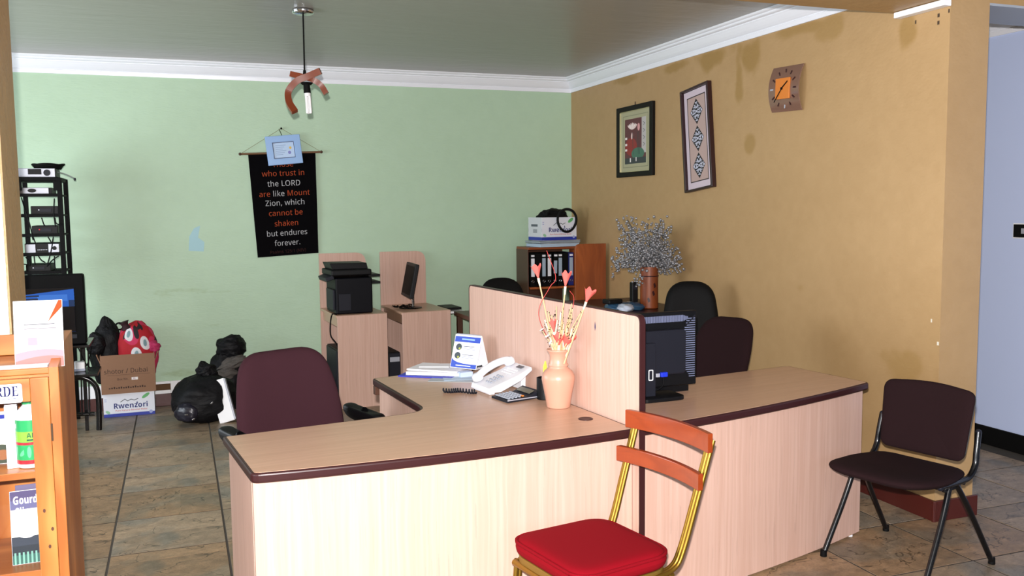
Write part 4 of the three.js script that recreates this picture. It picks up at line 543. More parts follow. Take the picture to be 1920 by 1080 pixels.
{
  const [a, b, c, d] = onRight([[1278, 167], [1331, 156], [1340, 357], [1288, 357]]), w = 0.5 * (b.z - a.z + c.z - d.z), h = 0.5 * (a.y - d.y + b.y - c.y), tilt = Math.atan2((a.z + b.z) / 2 - (c.z + d.z) / 2, h);
  const t = thing('diamond_picture', 'tall narrow framed picture with three black lace diamonds on the tan wall', 'picture', [XR - 0.001, (a.y + b.y + c.y + d.y) / 4, (a.z + b.z + c.z + d.z) / 4], wallR); t.rotation.order = 'YXZ'; t.rotation.z = -tilt;
  const s = shapeOf(rounded(w, h, 0.008, 3)); s.holes.push(shapeOf(rounded(w - 0.045, h - 0.035, 0.008, 3))); mesh(t, 'frame', extr(s, 0.03, 0.004), phy(0x2a0f12, 0.3), [0, 0, 0.002]);
  const tex = canvasTex(256, 640, (g, W, H) => { g.fillStyle = '#c9bac4'; g.fillRect(0, 0, W, H); g.fillStyle = '#b39a93'; g.fillRect(34, 44, W - 68, H - 88); g.strokeStyle = '#1c1216'; g.lineWidth = 6; g.strokeRect(34, 44, W - 68, H - 88); let s1 = 5; const r = () => (s1 = (s1 * 16807) % 2147483647) / 2147483647; for (let k = 0; k < 3; k++) { const cy = H * (0.225 + k * 0.275), cx = W / 2, hw = 66, hh = 84; g.fillStyle = '#141018'; g.beginPath(); g.moveTo(cx, cy - hh); g.lineTo(cx + hw, cy); g.lineTo(cx, cy + hh); g.lineTo(cx - hw, cy); g.fill(); g.fillStyle = '#c3c4d4'; s1 = 11; for (let i = 0; i < 46; i++) { const u = r() * 0.86, v = r() * (0.86 - u), m = 2 + r() * 4; for (const [sx, sy] of [[1, 1], [-1, 1], [1, -1], [-1, -1]]) { g.beginPath(); g.ellipse(cx + sx * u * hw, cy + sy * v * hh, m, m * 0.8, 0.5 * sx * sy, 0, 7); g.fill(); } } } });
  mesh(t, 'print', box(w - 0.055, h - 0.04, 0.006), std(0xffffff, 0.5, { map: tex }), [0, 0, 0.012]);
}
{
  const [a, b, c, d] = onRight([[1446, 131], [1503, 118], [1508, 203], [1452, 213]]), w = 0.5 * (b.z - a.z + c.z - d.z), h = 0.5 * (a.y - d.y + b.y - c.y), t = thing('wall_clock', 'bowed brown glass wall clock with orange square dial on the tan wall', 'clock', [XR - 0.006, (a.y + b.y + c.y + d.y) / 4, (a.z + b.z + c.z + d.z) / 4], wallR); t.rotation.order = 'YXZ'; t.rotation.z = -0.04;
  const bow = y => 0.006 + 0.034 * (1 - (2 * y / h) ** 2), pl = rbx(w, h, 0.006, 0.002, 1), g = new THREE.BoxGeometry(w, h, 0.006, 1, 16, 1), P = g.attributes.position; for (let i = 0; i < P.count; i++) P.setZ(i, P.getZ(i) + bow(P.getY(i))); g.computeVertexNormals(); mesh(t, 'glass_plate', g, M.smoke);
  mesh(t, 'dial', rbx(w * 0.46, h * 0.46, 0.012, 0.002, 1), M.orange, [0, 0, 0.045]); mesh(t, 'mount', cyl(0.04, 0.04, 0.034, 20), M.plastic, [0, 0, 0.018], [Math.PI / 2, 0, 0]);
  mesh(t, 'hour_hand', rbx(0.008, 0.07, 0.002, 0.0006, 1), M.black, [0.026, 0.022, 0.0535], [0, 0, -0.95]); mesh(t, 'minute_hand', rbx(0.007, 0.12, 0.002, 0.0006, 1), M.black, [-0.03, -0.036, 0.056], [0, 0, -0.72]); mesh(t, 'hub', cyl(0.008, 0.008, 0.006, 12), M.black, [0, 0, 0.055], [Math.PI / 2, 0, 0]);
  for (let i = 0; i < 12; i++) { const q = i * Math.PI / 6, x = Math.sin(q) * w * 0.38, y = Math.cos(q) * h * 0.38; mesh(t, 'hour_mark', rbx(0.01, 0.03, 0.002, 0.0006, 1), i === 6 || i === 9 ? M.silver : M.rim, [x, y, bow(y) + 0.0045], [0, 0, -q]); }
}
// ---------------------------------------------------------------- banner and certificate on the green wall
{
  const zw = ZG + 0.012, P = (x, y) => onZ(x, y, zw), r0 = P(450, 289), r1 = P(602, 285), tl = P(465, 290), tr = P(591, 286), br = P(597, 474), bl = P(483, 483), n = P(527, 241), cx = (r0.x + r1.x) / 2, cy = (tl.y + tr.y) / 2;
  const t = thing('verse_banner', 'black cloth banner with white and orange verse hanging on the green wall', 'banner', [cx, cy, zw], 0), Lp = q => q.clone().sub(V(cx, cy, zw));
  const tex = canvasTex(512, 840, (g, W, H) => { g.fillStyle = '#060507'; g.fillRect(0, 0, W, H); g.textAlign = 'center'; const O = '#a8482a', K = '#a9a9ac', ln = (parts, y, f = 62) => { g.font = `${f}px sans-serif`; const tw = parts.reduce((q, p) => q + g.measureText(p[0]).width, 0); let x = W / 2 - tw / 2; g.textAlign = 'left'; for (const [s, c] of parts) { g.fillStyle = c; g.fillText(s, x, y); x += g.measureText(s).width; } };
    ln([['Those', O]], 108); ln([['who trust in', O]], 182); ln([['the LORD', K]], 266); ln([['are ', O], ['like ', K], ['Mount', O]], 348); ln([['Zion, which', K]], 424); ln([['cannot be', O]], 508); ln([['shaken', O]], 594); ln([['but endures', K]], 674); ln([['forever.', K]], 756); ln([['Psalms 125:1 (NIV)', '#3d2320']], 818, 36); });
  const g = new THREE.PlaneGeometry(1, 1, 10, 20), p = g.attributes.position, A = [tl, tr, br, bl].map(Lp); for (let i = 0; i < p.count; i++) { const u = p.getX(i) + 0.5, v = 0.5 - p.getY(i), q = A[0].clone().lerp(A[1], u).lerp(A[3].clone().lerp(A[2], u), v); p.setXYZ(i, q.x, q.y, 0.012 + 0.006 * Math.sin(v * 9 + u * 3) * v); } g.computeVertexNormals();
  const back = g.clone(); back.translate(0, 0, -0.004); mesh(t, 'cloth', g, phy(0xffffff, 0.95, { map: tex, side: THREE.DoubleSide, specularIntensity: 0.15 })); mesh(t, 'cloth_lining', back, std(0x050506, 0.95, { side: THREE.DoubleSide }));
  mesh(t, 'rod', rod(Lp(r0).setZ(0.014), Lp(r1).setZ(0.014), 0.009), std(0x6b4a2c, 0.5)); for (const q of [r0, r1]) mesh(t, 'rod_end', new THREE.SphereGeometry(0.013, 12, 8), std(0x4a2c1c, 0.5), Lp(q).setZ(0.014));
  for (const q of [r0, r1]) mesh(t, 'string', rod(Lp(q).setZ(0.014), Lp(n).setZ(0.012), 0.0018, 5), std(0x8c8a6a, 0.8)); mesh(t, 'nail', cyl(0.009, 0.006, 0.03, 10), M.black, Lp(n), [Math.PI / 2, 0, 0]);
  const c = [P(495, 257), P(561, 252), P(567, 305), P(503, 313)], C = c.reduce((q, w) => q.add(w), V(0, 0, 0)).multiplyScalar(0.25), w = (c[1].x - c[0].x + c[2].x - c[3].x) / 2, h = (c[0].y - c[3].y + c[1].y - c[2].y) / 2;
  const f = thing('certificate_frame', 'pale blue framed certificate hung over the top of the banner', 'frame', [C.x, C.y, zw + 0.024], 0); f.rotation.z = Math.atan2(c[1].y - c[0].y, c[1].x - c[0].x); f.rotation.x = -0.05;
  const s = shapeOf(rounded(w, h, 0.004, 2)); s.holes.push(shapeOf(rounded(w * 0.62, h * 0.56, 0.002, 1))); mesh(f, 'frame', extr(s, 0.016, 0.004), phy(0x8fb2e0, 0.35));
  const ct = canvasTex(256, 180, (k, W, H) => { k.fillStyle = '#b5cdea'; k.fillRect(0, 0, W, H); k.strokeStyle = '#2a3050'; k.lineWidth = 6; k.strokeRect(6, 6, W - 12, H - 12); k.fillStyle = '#8ea6cc'; for (let i = 0; i < 6; i++) k.fillRect(34, 34 + i * 20, 120 - (i % 3) * 20, 6); k.fillStyle = '#d9b04a'; k.beginPath(); k.arc(205, 70, 14, 0, 7); k.fill(); k.fillStyle = '#7d7fc0'; k.beginPath(); k.arc(190, 120, 18, 0, 7); k.fill(); });
  mesh(f, 'certificate', box(w * 0.63, h * 0.57, 0.004), std(0xffffff, 0.3, { map: ct }), [0, 0, 0.006]); mesh(f, 'hanger', rod(V(0, h / 2, 0.004), Lp(n).add(V(cx - C.x, cy - C.y, -0.02)), 0.003, 6), M.black);
  const st = P(367, 450), m = thing('wall_patch', 'pale blue scrap of paint on the green wall left of the banner', 'patch', [st.x, st.y, ZG + 0.0006], 0); mesh(m, 'patch', extr(shapeOf([[-0.06, -0.09], [0.06, -0.1], [0.07, -0.02], [0.02, 0.02], [0.04, 0.12], [-0.01, 0.1], [-0.05, 0.03]]), 0.0006), std(0xa3c8cf, 0.7));
}
// ---------------------------------------------------------------- pendant lamp
{
  const z = -5.72, c = onY(568, 18, HC), p0 = V(c.x, HC, c.z), P = (x, y, dz = 0) => onZ(x, y, c.z + dz).sub(p0);
  const t = thing('pendant_lamp', 'pendant lamp with curved reddish wooden arms and unlit white tube bulb', 'lamp', p0, 0);
  mesh(t, 'ceiling_rose', lathe([[0, -0.03], [0.05, -0.03], [0.066, -0.024], [0.068, -0.008], [0.064, 0], [0, 0]], 32), M.chrome);
  const j = P(571, 137); mesh(t, 'cord', rod(V(0, -0.03, 0), j, 0.005), M.black); mesh(t, 'cord_grip', cyl(0.008, 0.012, 0.035, 12), M.black, j.clone().add(V(0, 0, 0)));
  const wood = phy(0x74300f, 0.4, { clearcoat: 0.3 }), beam = (pts, w, d) => { const cv = new THREE.CatmullRomCurve3(pts), sh = new THREE.Shape(); sh.moveTo(-w, -d); sh.lineTo(w, -d); sh.lineTo(w, d); sh.lineTo(-w, d); sh.closePath(); return new THREE.ExtrudeGeometry(sh, { steps: 36, extrudePath: cv, bevelEnabled: false }); };
  mesh(t, 'wooden_arm', beam([P(601, 133, 0.05), P(578, 143, 0.02), P(557, 152, 0), P(541, 172, -0.02), P(542, 192, 0), P(553, 210, 0.03)], 0.017, 0.02), wood);
  mesh(t, 'wooden_arm', beam([P(546, 139, -0.05), P(568, 144, -0.01), P(588, 150, 0.02), P(602, 160, 0.02), P(612, 176, 0.03)], 0.017, 0.02), wood);
  const s = P(575, 160), b0 = P(576, 172), b1 = P(579, 209), d = b1.clone().sub(b0).normalize(), q = new THREE.Quaternion().setFromUnitVectors(V(0, -1, 0), d);
  mesh(t, 'lamp_plate', cyl(0.04, 0.03, 0.012, 20), M.black, s.clone().add(V(0, 0.01, 0))); mesh(t, 'socket', cyl(0.02, 0.022, 0.06, 16), M.black, s.clone().lerp(b0, 0.45)).quaternion.copy(q);
  const bulb = mesh(t, 'bulb', cyl(0.02, 0.019, 0.035, 16), M.white, b0.clone().addScaledVector(d, 0.01)); bulb.quaternion.copy(q); for (const [x, zz] of [[-0.01, 0.006], [0.01, 0.006], [0, -0.011]]) mesh(bulb, 'bulb_tube', new THREE.CapsuleGeometry(0.0085, 0.095, 6, 12), phy(0xf2f2f4, 0.25), [x, -0.07, zz]);
}
// ---------------------------------------------------------------- switch in the corridor
{ const p = onX(1917, 433, XBLUE), t = thing('light_switch', 'black light switch plate on the pale blue corridor wall', 'switch', [XBLUE - 0.0005, p.y, p.z], wallR); mesh(t, 'plate', rbx(0.15, 0.085, 0.01, 0.003), M.black, [0.015, 0, 0.005]); mesh(t, 'surround', rbx(0.165, 0.1, 0.004, 0.002, 1), M.white, [0.015, 0, 0.002]); mesh(t, 'rocker', rbx(0.025, 0.035, 0.008, 0.002), M.silver, [0.015, 0, 0.012]); }
// ---------------------------------------------------------------- receivers rack, television and its stand
{
  const zf = -7.45, zb = -7.85, xl = onZ(33, 420, zf).x, xr = onZ(117, 420, zf).x, w = xr - xl, cx = (xl + xr) / 2, hy = y => onZ(75, y, zf).y;
  const t = thing('equipment_rack', 'black open metal rack with receivers by the green wall', 'rack', [cx, 0, (zf + zb) / 2], 0), top = hy(333), D2 = (zf - zb) / 2;
  for (const sx of [-1, 1]) for (const sz of [-1, 1]) mesh(t, 'post', rbx(0.032, top, 0.032, 0.003, 1), M.black, [sx * (w / 2 - 0.006), top / 2, sz * D2]);
  const ys = [336, 366, 404, 441, 477, 511]; ys.forEach((y, i) => { const h = hy(y); mesh(t, 'shelf', rbx(w, i ? 0.012 : 0.03, D2 * 2, 0.002, 1), M.black, [0, h, 0]); mesh(t, 'shelf_rail', rbx(w, 0.024, 0.012, 0.002, 1), M.black, [0, h, D2 + 0.008]); });
  for (const sx of [-1, 1]) mesh(t, 'corner_plate', rbx(0.05, 0.07, 0.008, 0.002, 1), M.black, [sx * (w / 2 - 0.02), top - 0.06, D2 + 0.018]);
  for (let i = 0; i < 9; i++) mesh(t, 'grille_bar', rbx(0.008, 0.014, D2 * 2, 0.002, 1), M.silver, [lerp(-w / 2 + 0.04, w / 2 - 0.06, i / 8), hy(515) - 0.02, 0]);
  const dev = [['silver satellite receiver with dark oval panel on the rack top', 336, 34, 104, 318, 1, 0.03], ['silver box with black oval logo on the second rack shelf', 366, 34, 92, 352, 1, 0.02], ['black receiver with tiny white lamp on the third rack shelf', 404, 58, 110, 387, 0, 0.012], ['black receiver with red lamp on the fourth rack shelf', 441, 60, 109, 424, 0, 0.012], ['silver receiver with black centre on the fifth rack shelf', 477, 47, 112, 457, 1, 0.012], ['small black receiver on the lowest visible rack shelf', 511, 49, 96, 497, 0, 0.012]];
  dev.forEach(([lb, yb, xa, xb, yt, sil, off], i) => {
    const zd = zf - 0.02, A = onZ(xa, yb, zd), B = onZ(xb, yb, zd), H = onZ(xa, yt, zd).y - A.y - 0.004, W = B.x - A.x, q = thing('set_top_box', lb, 'receiver', [(A.x + B.x) / 2, hy(yb) + (i ? 0.0065 : 0.0155), zd - 0.13], 0);
    mesh(q, 'case', rbx(W, H, 0.26, 0.005, 1), sil && i !== 4 ? M.silver : M.plastic, [0, H / 2, 0]); const zz = 0.132;
    if (i === 0) { mesh(q, 'front_panel', rbx(W * 0.36, H * 0.6, 0.006, 0.002, 1), M.plastic, [-W * 0.05, H * 0.6, zz]); mesh(q, 'dial_pad', cyl(H * 0.36, H * 0.36, 0.008, 20), M.plasticGrey, [W * 0.28, H * 0.5, zz], [Math.PI / 2, 0, 0]); mesh(q, 'side_cover', rbx(0.006, H * 0.9, 0.25, 0.002, 1), M.plastic, [W / 2 + 0.002, H / 2, 0]); }
    if (i === 1) { mesh(q, 'logo_oval', cyl(H * 0.28, H * 0.28, 0.006, 24).scale(2, 1, 1), M.plastic, [-W * 0.05, H * 0.55, zz], [Math.PI / 2, 0, 0]); mesh(q, 'side_cover', rbx(0.02, H * 0.95, 0.25, 0.002, 1), M.plastic, [W / 2 + 0.01, H / 2, -0.004]); }
    if (i === 4) { for (const s of [-1, 1]) mesh(q, 'silver_fascia', rbx(W * 0.31, H * 0.85, 0.01, 0.003, 1), M.silver, [s * W * 0.34, H * 0.5, zz]); for (let k = 0; k < 6; k++) mesh(q, 'button', rbx(0.008, 0.006, 0.004, 0.001, 1), M.silver, [-W * 0.12 + k * W * 0.05, H * 0.35, zz]); mesh(q, 'knob', cyl(H * 0.2, H * 0.2, 0.012, 16), M.plastic, [W * 0.36, H * 0.5, zz + 0.008], [Math.PI / 2, 0, 0]); }
    if (!sil) { mesh(q, 'display', rbx(W * 0.5, H * 0.4, 0.004, 0.001, 1), M.plasticGrey, [0, H * 0.5, zz]); mesh(q, 'pilot_lamp', new THREE.SphereGeometry(0.005, 8, 6), i === 3 ? std(0xc02030, 0.4, { emissive: 0x901020, emissiveIntensity: 1 }) : M.paper, [-W * 0.2, H * 0.55, zz + 0.003]); }
  });
  const coil = thing('cable_coil', 'coiled black cable lying on the silver receiver atop the rack', 'cable', [onZ(90, 316, -7.55).x, hy(336) + 0.078, -7.58], 0); for (let k = 0; k < 4; k++) { const q = []; for (let i = 0; i < 14; i++) { const a = i / 14 * Math.PI * 2; q.push([(0.085 + 0.008 * k) * Math.cos(a), 0.008 + 0.009 * k + 0.004 * Math.sin(3 * a + k), 0.06 * Math.sin(a)]); } mesh(coil, 'loop', tube(q, 0.007, 60, 6, true), M.black); }
  const ant = thing('wire_stub', 'thin grey wire sticking out over the rack top corner', 'wire', [xr - 0.02, hy(336) + 0.02, zf - 0.1], 0); mesh(ant, 'wire', tube([[-0.02, 0.04, 0], [0.05, 0.02, 0.02], [0.11, -0.01, 0.03]], 0.004, 16, 6), std(0x8a8f90, 0.4)); mesh(ant, 'plug', rbx(0.015, 0.02, 0.015, 0.003, 1), M.plasticGrey, [0.113, -0.018, 0.03]);
  const wires = [[[40, 370], [46, 390], [57, 425], [62, 450]], [[102, 372], [101, 400], [104, 425]], [[78, 408], [82, 420], [85, 424]], [[103, 408], [105, 418], [112, 421], [119, 420]], [[62, 444], [66, 455], [64, 457]], [[90, 444], [95, 452], [97, 456]], [[100, 444], [96, 470], [88, 500]], [[48, 482], [55, 490], [56, 500]], [[64, 480], [65, 490], [66, 497]], [[72, 480], [78, 488], [85, 492]], [[110, 480], [98, 488], [90, 498]], [[40, 495], [50, 496], [56, 498]], [[102, 480], [103, 500], [106, 507]]];
  const wl = ['thin black cable hanging diagonally below the silver box with oval logo', 'thin black cable dropping straight below the silver box with oval logo', 'short black cable below the black receiver with white lamp', 'black cable looping to the rack post below the white-lamp receiver', 'short bent black cable at left below the red-lamp receiver', 'short black cable in the middle below the red-lamp receiver', 'long black cable running down past the silver and black receiver', 'curved black cable at left below the silver and black receiver', 'straight short black cable below the silver and black receiver', 'black cable slanting down towards the lowest receiver', 'black cable slanting from the rack post to the lowest receiver', 'black cable lying level beside the lowest receiver', 'black cable hanging close to the rack post above the lowest shelf'];
  for (const [qi, q] of wires.entries()) { const z0 = zf + 0.035, pts = q.map(([x, y]) => onZ(x, y, z0)), c = thing('rack_cable', wl[qi], 'cable', pts[0], 0, 'cables hanging on the equipment rack'); mesh(c, 'wire', tube(pts.map(p => p.clone().sub(pts[0])), 0.0045, 20, 5), M.black); }
}
{
  const zf = -7.05, a = onZ(38, 517, zf), b = onZ(163, 645, zf), w = b.x - a.x, h = a.y - b.y, cx = (a.x + b.x) / 2, base = b.y;
  const s = thing('television_stand', 'black metal television stand with arched leg and thin rods', 'stand', [cx, 0, zf - 0.16], 0);
  mesh(s, 'top_plate', rbx(w + 0.04, 0.02, 0.42, 0.004), M.steelBlack, [0, base - 0.011, 0]);
  const sx = onZ(188, 700, -7.3).x - cx, sh = onZ(160, 696, -7.3).y; mesh(s, 'lower_shelf', rbx(sx + 0.25, 0.02, 0.34, 0.004), M.steelBlack, [(sx - 0.25) / 2, sh, -0.05]);
  const P = (x, y, z = -7.26) => onZ(x, y, z).sub(s.position); mesh(s, 'arched_leg', tube([P(120, 716), P(145, 708), P(165, 711), P(180, 725), P(185, 750), P(186, 785), P(186, 806)], 0.02, 50, 10), M.steelBlack); mesh(s, 'leg', tube([P(60, 716), P(50, 740), P(48, 800), P(48, 808)], 0.02, 30, 10), M.steelBlack);
  for (const x of [152, 166, 120, 80, 55]) mesh(s, 'rod', rod(P(x - 1, 646, -7.28), P(x + 2, 778, -7.28), 0.006, 6), M.steelBlack); for (const q of [[[146, 650], [160, 680], [170, 690]], [[172, 650], [165, 680], [150, 700]]]) mesh(s, 'wire', tube(q.map(([x, y]) => P(x, y, -7.3)), 0.004, 16, 5), M.black);
  mesh(s, 'foot_bar', rod(P(45, 780, -7.34), P(178, 776, -7.34), 0.014, 8), M.steelBlack); for (const sz of [-1, 1]) mesh(s, 'leg', rbx(0.025, base - 0.02, 0.025, 0.004, 1), M.steelBlack, [-w / 2 + 0.05, (base - 0.02) / 2, sz * 0.17]); mesh(s, 'leg', rbx(0.025, base - 0.02, 0.025, 0.004, 1), M.steelBlack, [w / 2 - 0.06, (base - 0.02) / 2, -0.19]);
  const t = thing('television', 'black box television with bright blue screen on the metal stand', 'television', [cx, base, zf - 0.19], 0);
  mesh(t, 'cabinet', extr(shapeOf(rounded(w, h, 0.02)), 0.06, 0.008), M.dark, [0, h / 2, 0.12]); mesh(t, 'tube_housing', extr(shapeOf(rounded(w * 0.8, h * 0.8, 0.03)), 0.2, 0.02), M.plastic, [0, h / 2, -0.09]);
  const sa = onZ(47, 542, zf), sb = onZ(141, 592, zf), sw = sb.x - sa.x, sHt = (sa.y - sb.y) * 1.55, scr = canvasTex(256, 200, (g, W, H) => { g.fillStyle = '#0b0d14'; g.fillRect(0, 0, W, H); g.fillStyle = '#2f6fd8'; g.beginPath(); g.moveTo(0, 26); g.lineTo(W, 6); g.lineTo(W, 86); g.lineTo(0, 84); g.fill(); g.fillStyle = '#4a8bf0'; g.fillRect(60, 30, 160, 30); g.fillStyle = '#2c3a55'; for (let i = 0; i < 4; i++) g.fillRect(0, 30 + i * 14, 70 - i * 6, 7); g.fillStyle = '#6c9a4a'; g.beginPath(); g.moveTo(60, 84); g.lineTo(95, 50); g.lineTo(150, 84); g.fill(); g.fillStyle = '#24406e'; g.fillRect(226, 56, 30, 30); });
  mesh(t, 'screen', rbx(sw, sHt, 0.01, 0.002, 1), phy(0x05060a, 0.12, { emissiveMap: scr, emissive: 0xffffff, emissiveIntensity: 0.75 }), [(sa.x + sb.x) / 2 - cx, sa.y - sHt / 2 - base, 0.188]); mesh(t, 'control_strip', rbx(w * 0.7, 0.03, 0.006, 0.002, 1), M.plasticGrey, [0, 0.06, 0.19]);
  const sc = new THREE.RectAreaLight(new THREE.Color(0.25, 0.45, 1), 0.5, sw, 0.12); sc.position.set((sa.x + sb.x) / 2, sa.y - 0.07, zf + 0.03); sc.lookAt((sa.x + sb.x) / 2, sa.y - 0.07, 0); scene.add(sc);
  const g = onZ(150, 706, -7.25), d = thing('adaptor_box', 'small white box on the lower shelf of the television stand', 'box', [g.x + 0.0, sh + 0.0105, -7.27], 0.1); mesh(d, 'case', rbx(0.07, 0.07, 0.08, 0.008), M.white, [0, 0.035, 0]); mesh(d, 'lower_band', rbx(0.072, 0.02, 0.082, 0.004), std(0xa6aabc, 0.5), [0, 0.012, 0]);
}
// ---------------------------------------------------------------- cartons and bags on the floor
{
  const a = onY(195, 784, 0), b = onY(291, 776, 0), w = b.x - a.x, h1 = onZ(240, 738, -7.8).y, c = thing('water_carton', 'white and blue water carton on the floor under the brown carton', 'carton', [(a.x + b.x) / 2, 0.001, -7.925], 0); rwenzori(c, w, h1, 0.25, true);
  const A = onZ(184, 668, -7.78), B = onZ(290, 660, -7.78), W = 0.405, h0 = h1 + 0.008, H = A.y - h0, q = thing('cardboard_box', 'open brown cardboard box marked Dubai standing on the water carton', 'box', [(A.x + B.x) / 2 + 0.0, h0, -7.925], 0.03); q.rotation.z = 0.0;
  const tex = canvasTex(512, 400, (g, Wd, Hd) => { g.fillStyle = '#8d6a52'; g.fillRect(0, 0, Wd, Hd); let s1 = 3; const r = () => (s1 = (s1 * 16807) % 2147483647) / 2147483647; for (let i = 0; i < 600; i++) { g.fillStyle = r() > 0.5 ? 'rgba(110,80,60,0.12)' : 'rgba(165,128,100,0.12)'; g.fillRect(r() * Wd, r() * Hd, 40 * r(), 2); } g.fillStyle = '#3b2a24'; g.font = '64px sans-serif'; g.fillText('shotor / Dubai', 30, 190); g.fillRect(60, 206, 400, 2); g.font = '30px sans-serif'; g.fillText('Box No.', 150, 262); g.fillStyle = '#e9e4e2'; g.fillRect(285, 238, 60, 28); g.fillStyle = '#7a4a70'; g.font = '24px sans-serif'; g.fillText('XL', 300, 260); g.fillStyle = '#3b2a24'; for (let i = 0; i < 16; i++) g.fillRect(70 + i * 22, 336 - (i % 3) * 4, 14, 12 + (i % 3) * 4); });
  const m = std(0xffffff, 0.85, { map: tex }), th = 0.006; mesh(q, 'front_side', box(W, H, th), m, [0, H / 2, 0.14]); mesh(q, 'rear_side', box(W, H, th), M.card, [0, H / 2, -0.14]); for (const s of [-1, 1]) { mesh(q, 'end_side', box(th, H, 0.274), M.card, [s * (W / 2 - th / 2), H / 2, 0]); mesh(q, 'flap', box(th, 0.08, 0.26), M.card, [s * (W / 2 + 0.012), H - 0.03, -0.01], [0, 0, -s * 0.35]); } mesh(q, 'bottom', box(W - 0.012, th, 0.274), M.card, [0, th / 2, 0]);
  const bx = (A.x + B.x) / 2, bh = h0 + 0.06;
  const r = thing('drawstring_bag', 'red drawstring bag with white spots in the brown cardboard box', 'bag', [bx + 0.075, bh + 0.05, -7.945], 0.1), spots = canvasTex(512, 256, (g, Wd, Hd) => { g.fillStyle = '#a80f1e'; g.fillRect(0, 0, Wd, Hd); let s1 = 9; const k = () => (s1 = (s1 * 16807) % 2147483647) / 2147483647; g.fillStyle = '#c22a55'; for (let i = 0; i < 12; i++) { g.beginPath(); g.ellipse(k() * Wd, k() * Hd, 40, 24, k(), 0, 7); g.fill(); } g.fillStyle = '#1c0a10'; for (let i = 0; i < 9; i++) { g.beginPath(); g.ellipse(k() * Wd, Hd * 0.1 + k() * Hd * 0.3, 26, 12, k() * 3, 0, 7); g.fill(); } for (const [x, y] of [[158, 100], [120, 128], [84, 74], [330, 110], [430, 130]]) { g.fillStyle = '#d8d9dc'; g.beginPath(); g.ellipse(x, y, 22, 18, 0.4, 0, 7); g.fill(); g.fillStyle = '#7a98a0'; g.beginPath(); g.ellipse(x, y, 8, 10, 0.4, 0, 7); g.fill(); } });
  const rg = blob(0.16, 0.265, 0.105, 21, 0.14, 2.4); mesh(r, 'sack', rg, std(0xffffff, 0.75, { map: spots, bumpMap: T.wrinkle, bumpScale: 0.01 })); mesh(r, 'gathered_neck', lathe([[0.04, 0], [0.024, 0.03], [0.03, 0.05], [0.042, 0.062], [0.02, 0.055]], 20), std(0x2a0a12, 0.8), [-0.075, 0.395, 0.02], [0, 0, 0.35]); mesh(r, 'drawstring', new THREE.TorusGeometry(0.028, 0.006, 6, 20), M.black, [-0.13, 0.42, 0.02]); mesh(r, 'pink_cuff', blob(0.05, 0.05, 0.05, 27, 0.3, 3), std(0xb02a5a, 0.8), [0.12, 0.2, 0.06]);
  const k = thing('black_sack', 'lumpy black bag in the brown cardboard box beside the red bag', 'bag', [bx - 0.15, bh, -7.96], -0.1); mesh(k, 'sack', blob(0.125, 0.3, 0.1, 33, 0.2, 2.2), M.nylon); mesh(k, 'knot', blob(0.05, 0.06, 0.05, 35, 0.3, 3), M.nylon, [0.0, 0.4, 0.0]); mesh(k, 'hanging_fold', blob(0.07, 0.1, 0.05, 36, 0.25, 3), M.nylon, [-0.07, 0.26, 0.1]);
  const df = thing('duffel_bag', 'shiny black duffel bag slumped on the floor by the green wall', 'bag', [onY(378, 795, 0).x + 0.03, 0.0, -7.42], 0.15); mesh(df, 'body', blob(0.255, 0.21, 0.2, 44, 0.16, 2.3, -0.75), M.nylon); mesh(df, 'end_pocket', blob(0.09, 0.08, 0.05, 45, 0.15, 3), phy(0x1c1b26, 0.3), [-0.16, 0.04, 0.14], [0, -0.6, 0]); mesh(df, 'raised_flap', blob(0.08, 0.1, 0.06, 46, 0.3, 3), M.nylon, [0.06, 0.29, -0.02], [0, 0, 0.4]); for (const [x, y] of [[-0.17, 0.1], [-0.12, 0.06], [0.02, 0.17]]) mesh(df, 'buckle', rbx(0.024, 0.01, 0.008, 0.003, 1), M.chrome, [x, y, 0.2], [0, 0, rnd(-1, 1)]);
  const wx = onY(421, 793, 0), wt = thing('white_case', 'white plastic case leaning between duffel bag and office chair', 'case', [wx.x + 0.03, 0.001, wx.z + 0.0], -0.3); const tl = mesh(wt, 'panel', rbx(0.12, 0.34, 0.03, 0.006), M.white, [-0.05, 0.165, -0.03], [-0.2, 0, 0.28]); mesh(tl, 'label', rbx(0.06, 0.035, 0.004, 0.001, 1), M.black, [0.0, 0.1, 0.016]); mesh(tl, 'edge_strip', rbx(0.014, 0.33, 0.036, 0.003, 1), M.silver, [0.062, 0, 0]);
  const j0 = onZ(428, 700, -7.75), jk = thing('rucksack', 'black and grey rucksack heaped behind the duffel bag', 'bag', [j0.x, 0.0, -7.8], 0.2); mesh(jk, 'body', blob(0.16, 0.3, 0.14, 51, 0.18, 2.4), M.nylon); mesh(jk, 'top_roll', blob(0.13, 0.11, 0.1, 53, 0.25, 3), M.nylon, [0.03, 0.43, 0.02]); mesh(jk, 'grey_sleeve', blob(0.12, 0.05, 0.08, 55, 0.3, 3), M.greyCloth, [0.03, 0.36, 0.1], [0, 0, 0.3]); mesh(jk, 'grey_sleeve', blob(0.1, 0.05, 0.06, 57, 0.3, 3), M.greyCloth, [-0.05, 0.27, 0.13], [0, 0, 0.2]);
}
